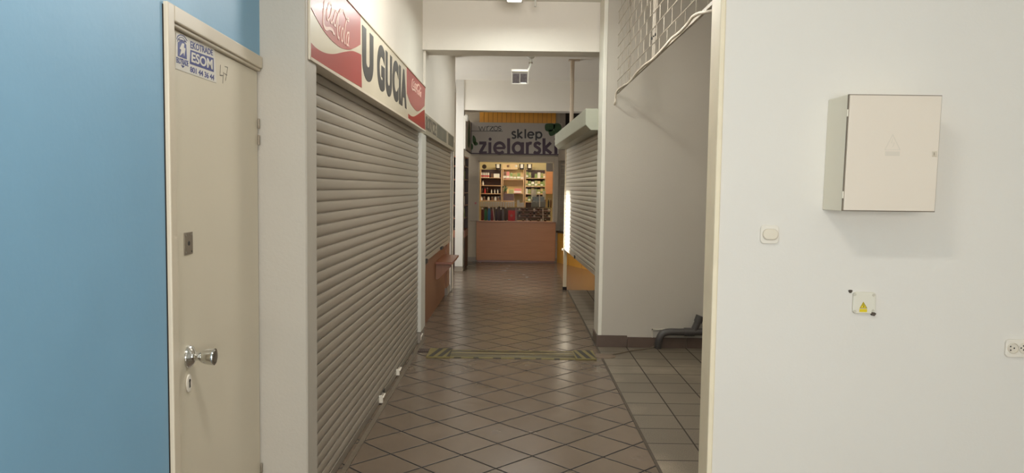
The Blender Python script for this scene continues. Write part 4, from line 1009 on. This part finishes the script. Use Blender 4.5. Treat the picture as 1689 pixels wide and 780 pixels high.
# drain channel grate left of it
dg = empty('drain_grate', (-.84, 7.28, 0)); tag(dg, 'short dark rubber grid strip left of the taped cable cover', 'grate')
MB().box(-.925, xa - .055, 7.25, 7.40, 0, .006).build('strip', mat('dark_rubber', (58, 44, 38), .7), dg)
for i in range(6): MB().box(-.915 + i * .018, -.907 + i * .018, 7.26, 7.39, .006, .010).build('grid_bar', mat('rubber_bar', (92, 74, 64), .6), dg)
# brown disc and thin cable
dsc = hz(997, 587.5)
o = MB().lathe((dsc.x, dsc.y, 0), (0, 0, 1), [(.105, 0), (.105, .004), (.1, .006), (.02, .006)], 36).build('floor_disc', mat('brown_disc', (112, 94, 76), .6, var=.12), None, smooth=True); tag(o, 'flat brown disc on the floor at the right end of the cable cover', 'disc')
pts = [hz(x, y, .006) for x, y in ((978, 583), (990, 584), (1012, 584), (1028, 581), (1045, 577.5), (1060, 576), (1075, 573))]
pts.append(V((1.47, YP - .05, .05)))
o = MB().tube(catmull([tuple(p) for p in pts], 5), .006, 8).build('cable', mat('dusty_cable', (110, 98, 82), .6), None, smooth=True); tag(o, 'thin dusty cable on the floor from the cable cover to the drain pipe', 'cable')

# drain pipe at the foot of the grey wall
dp = empty('drain_pipe', (1.6, YP - .07, 0)); tag(dp, 'grey plastic drain pipe with branch along the foot of the grey wall', 'pipe')
yq = YP - .075
pa = [hy(x, y, yq) for x, y in ((1086, 572), (1087, 560), (1092, 551), (1102, 547.5), (1120, 547.5), (1140, 547.5))]
pa[0].z = .012; pa[0].y += .03
MB().tube(catmull([tuple(p) for p in pa], 4), .036, 18).build('elbow_run', PIPE, dp, smooth=True)
pe = hy(1140, 547.5, yq)
MB().tube([(pe.x - .01, yq, pe.z), (pe.x + .9, yq, pe.z + .02)], .036, 18).build('pipe_run', PIPE, dp, smooth=True)
MB().tube([(pe.x - .07, yq, pe.z), (pe.x + .03, yq, pe.z)], .043, 18).build('collar', PIPE, dp, smooth=True)
MB().tube([hy(1143, 548, yq), hy(1150, 533, yq), hy(1155, 521, yq)], .034, 18).build('branch', PIPE, dp, smooth=True)
MB().tube([hy(1151, 531, yq), hy(1155, 521, yq)], .042, 18).build('branch_collar', PIPE, dp, smooth=True)
q0 = hy(1075.5, 542.5, YP - .01); q1 = hy(1140, 543, YP - .01)
o = MB().box(q0.x, q1.x, YP - .02, YP, q0.z - .009, q0.z).box(q0.x, q0.x + .009, YP - .02, YP, .105, q0.z).build('cable_duct', mat('duct_white', (196, 188, 172), .5)); tag(o, 'thin white cable duct on the grey wall above the drain pipe', 'cable duct')
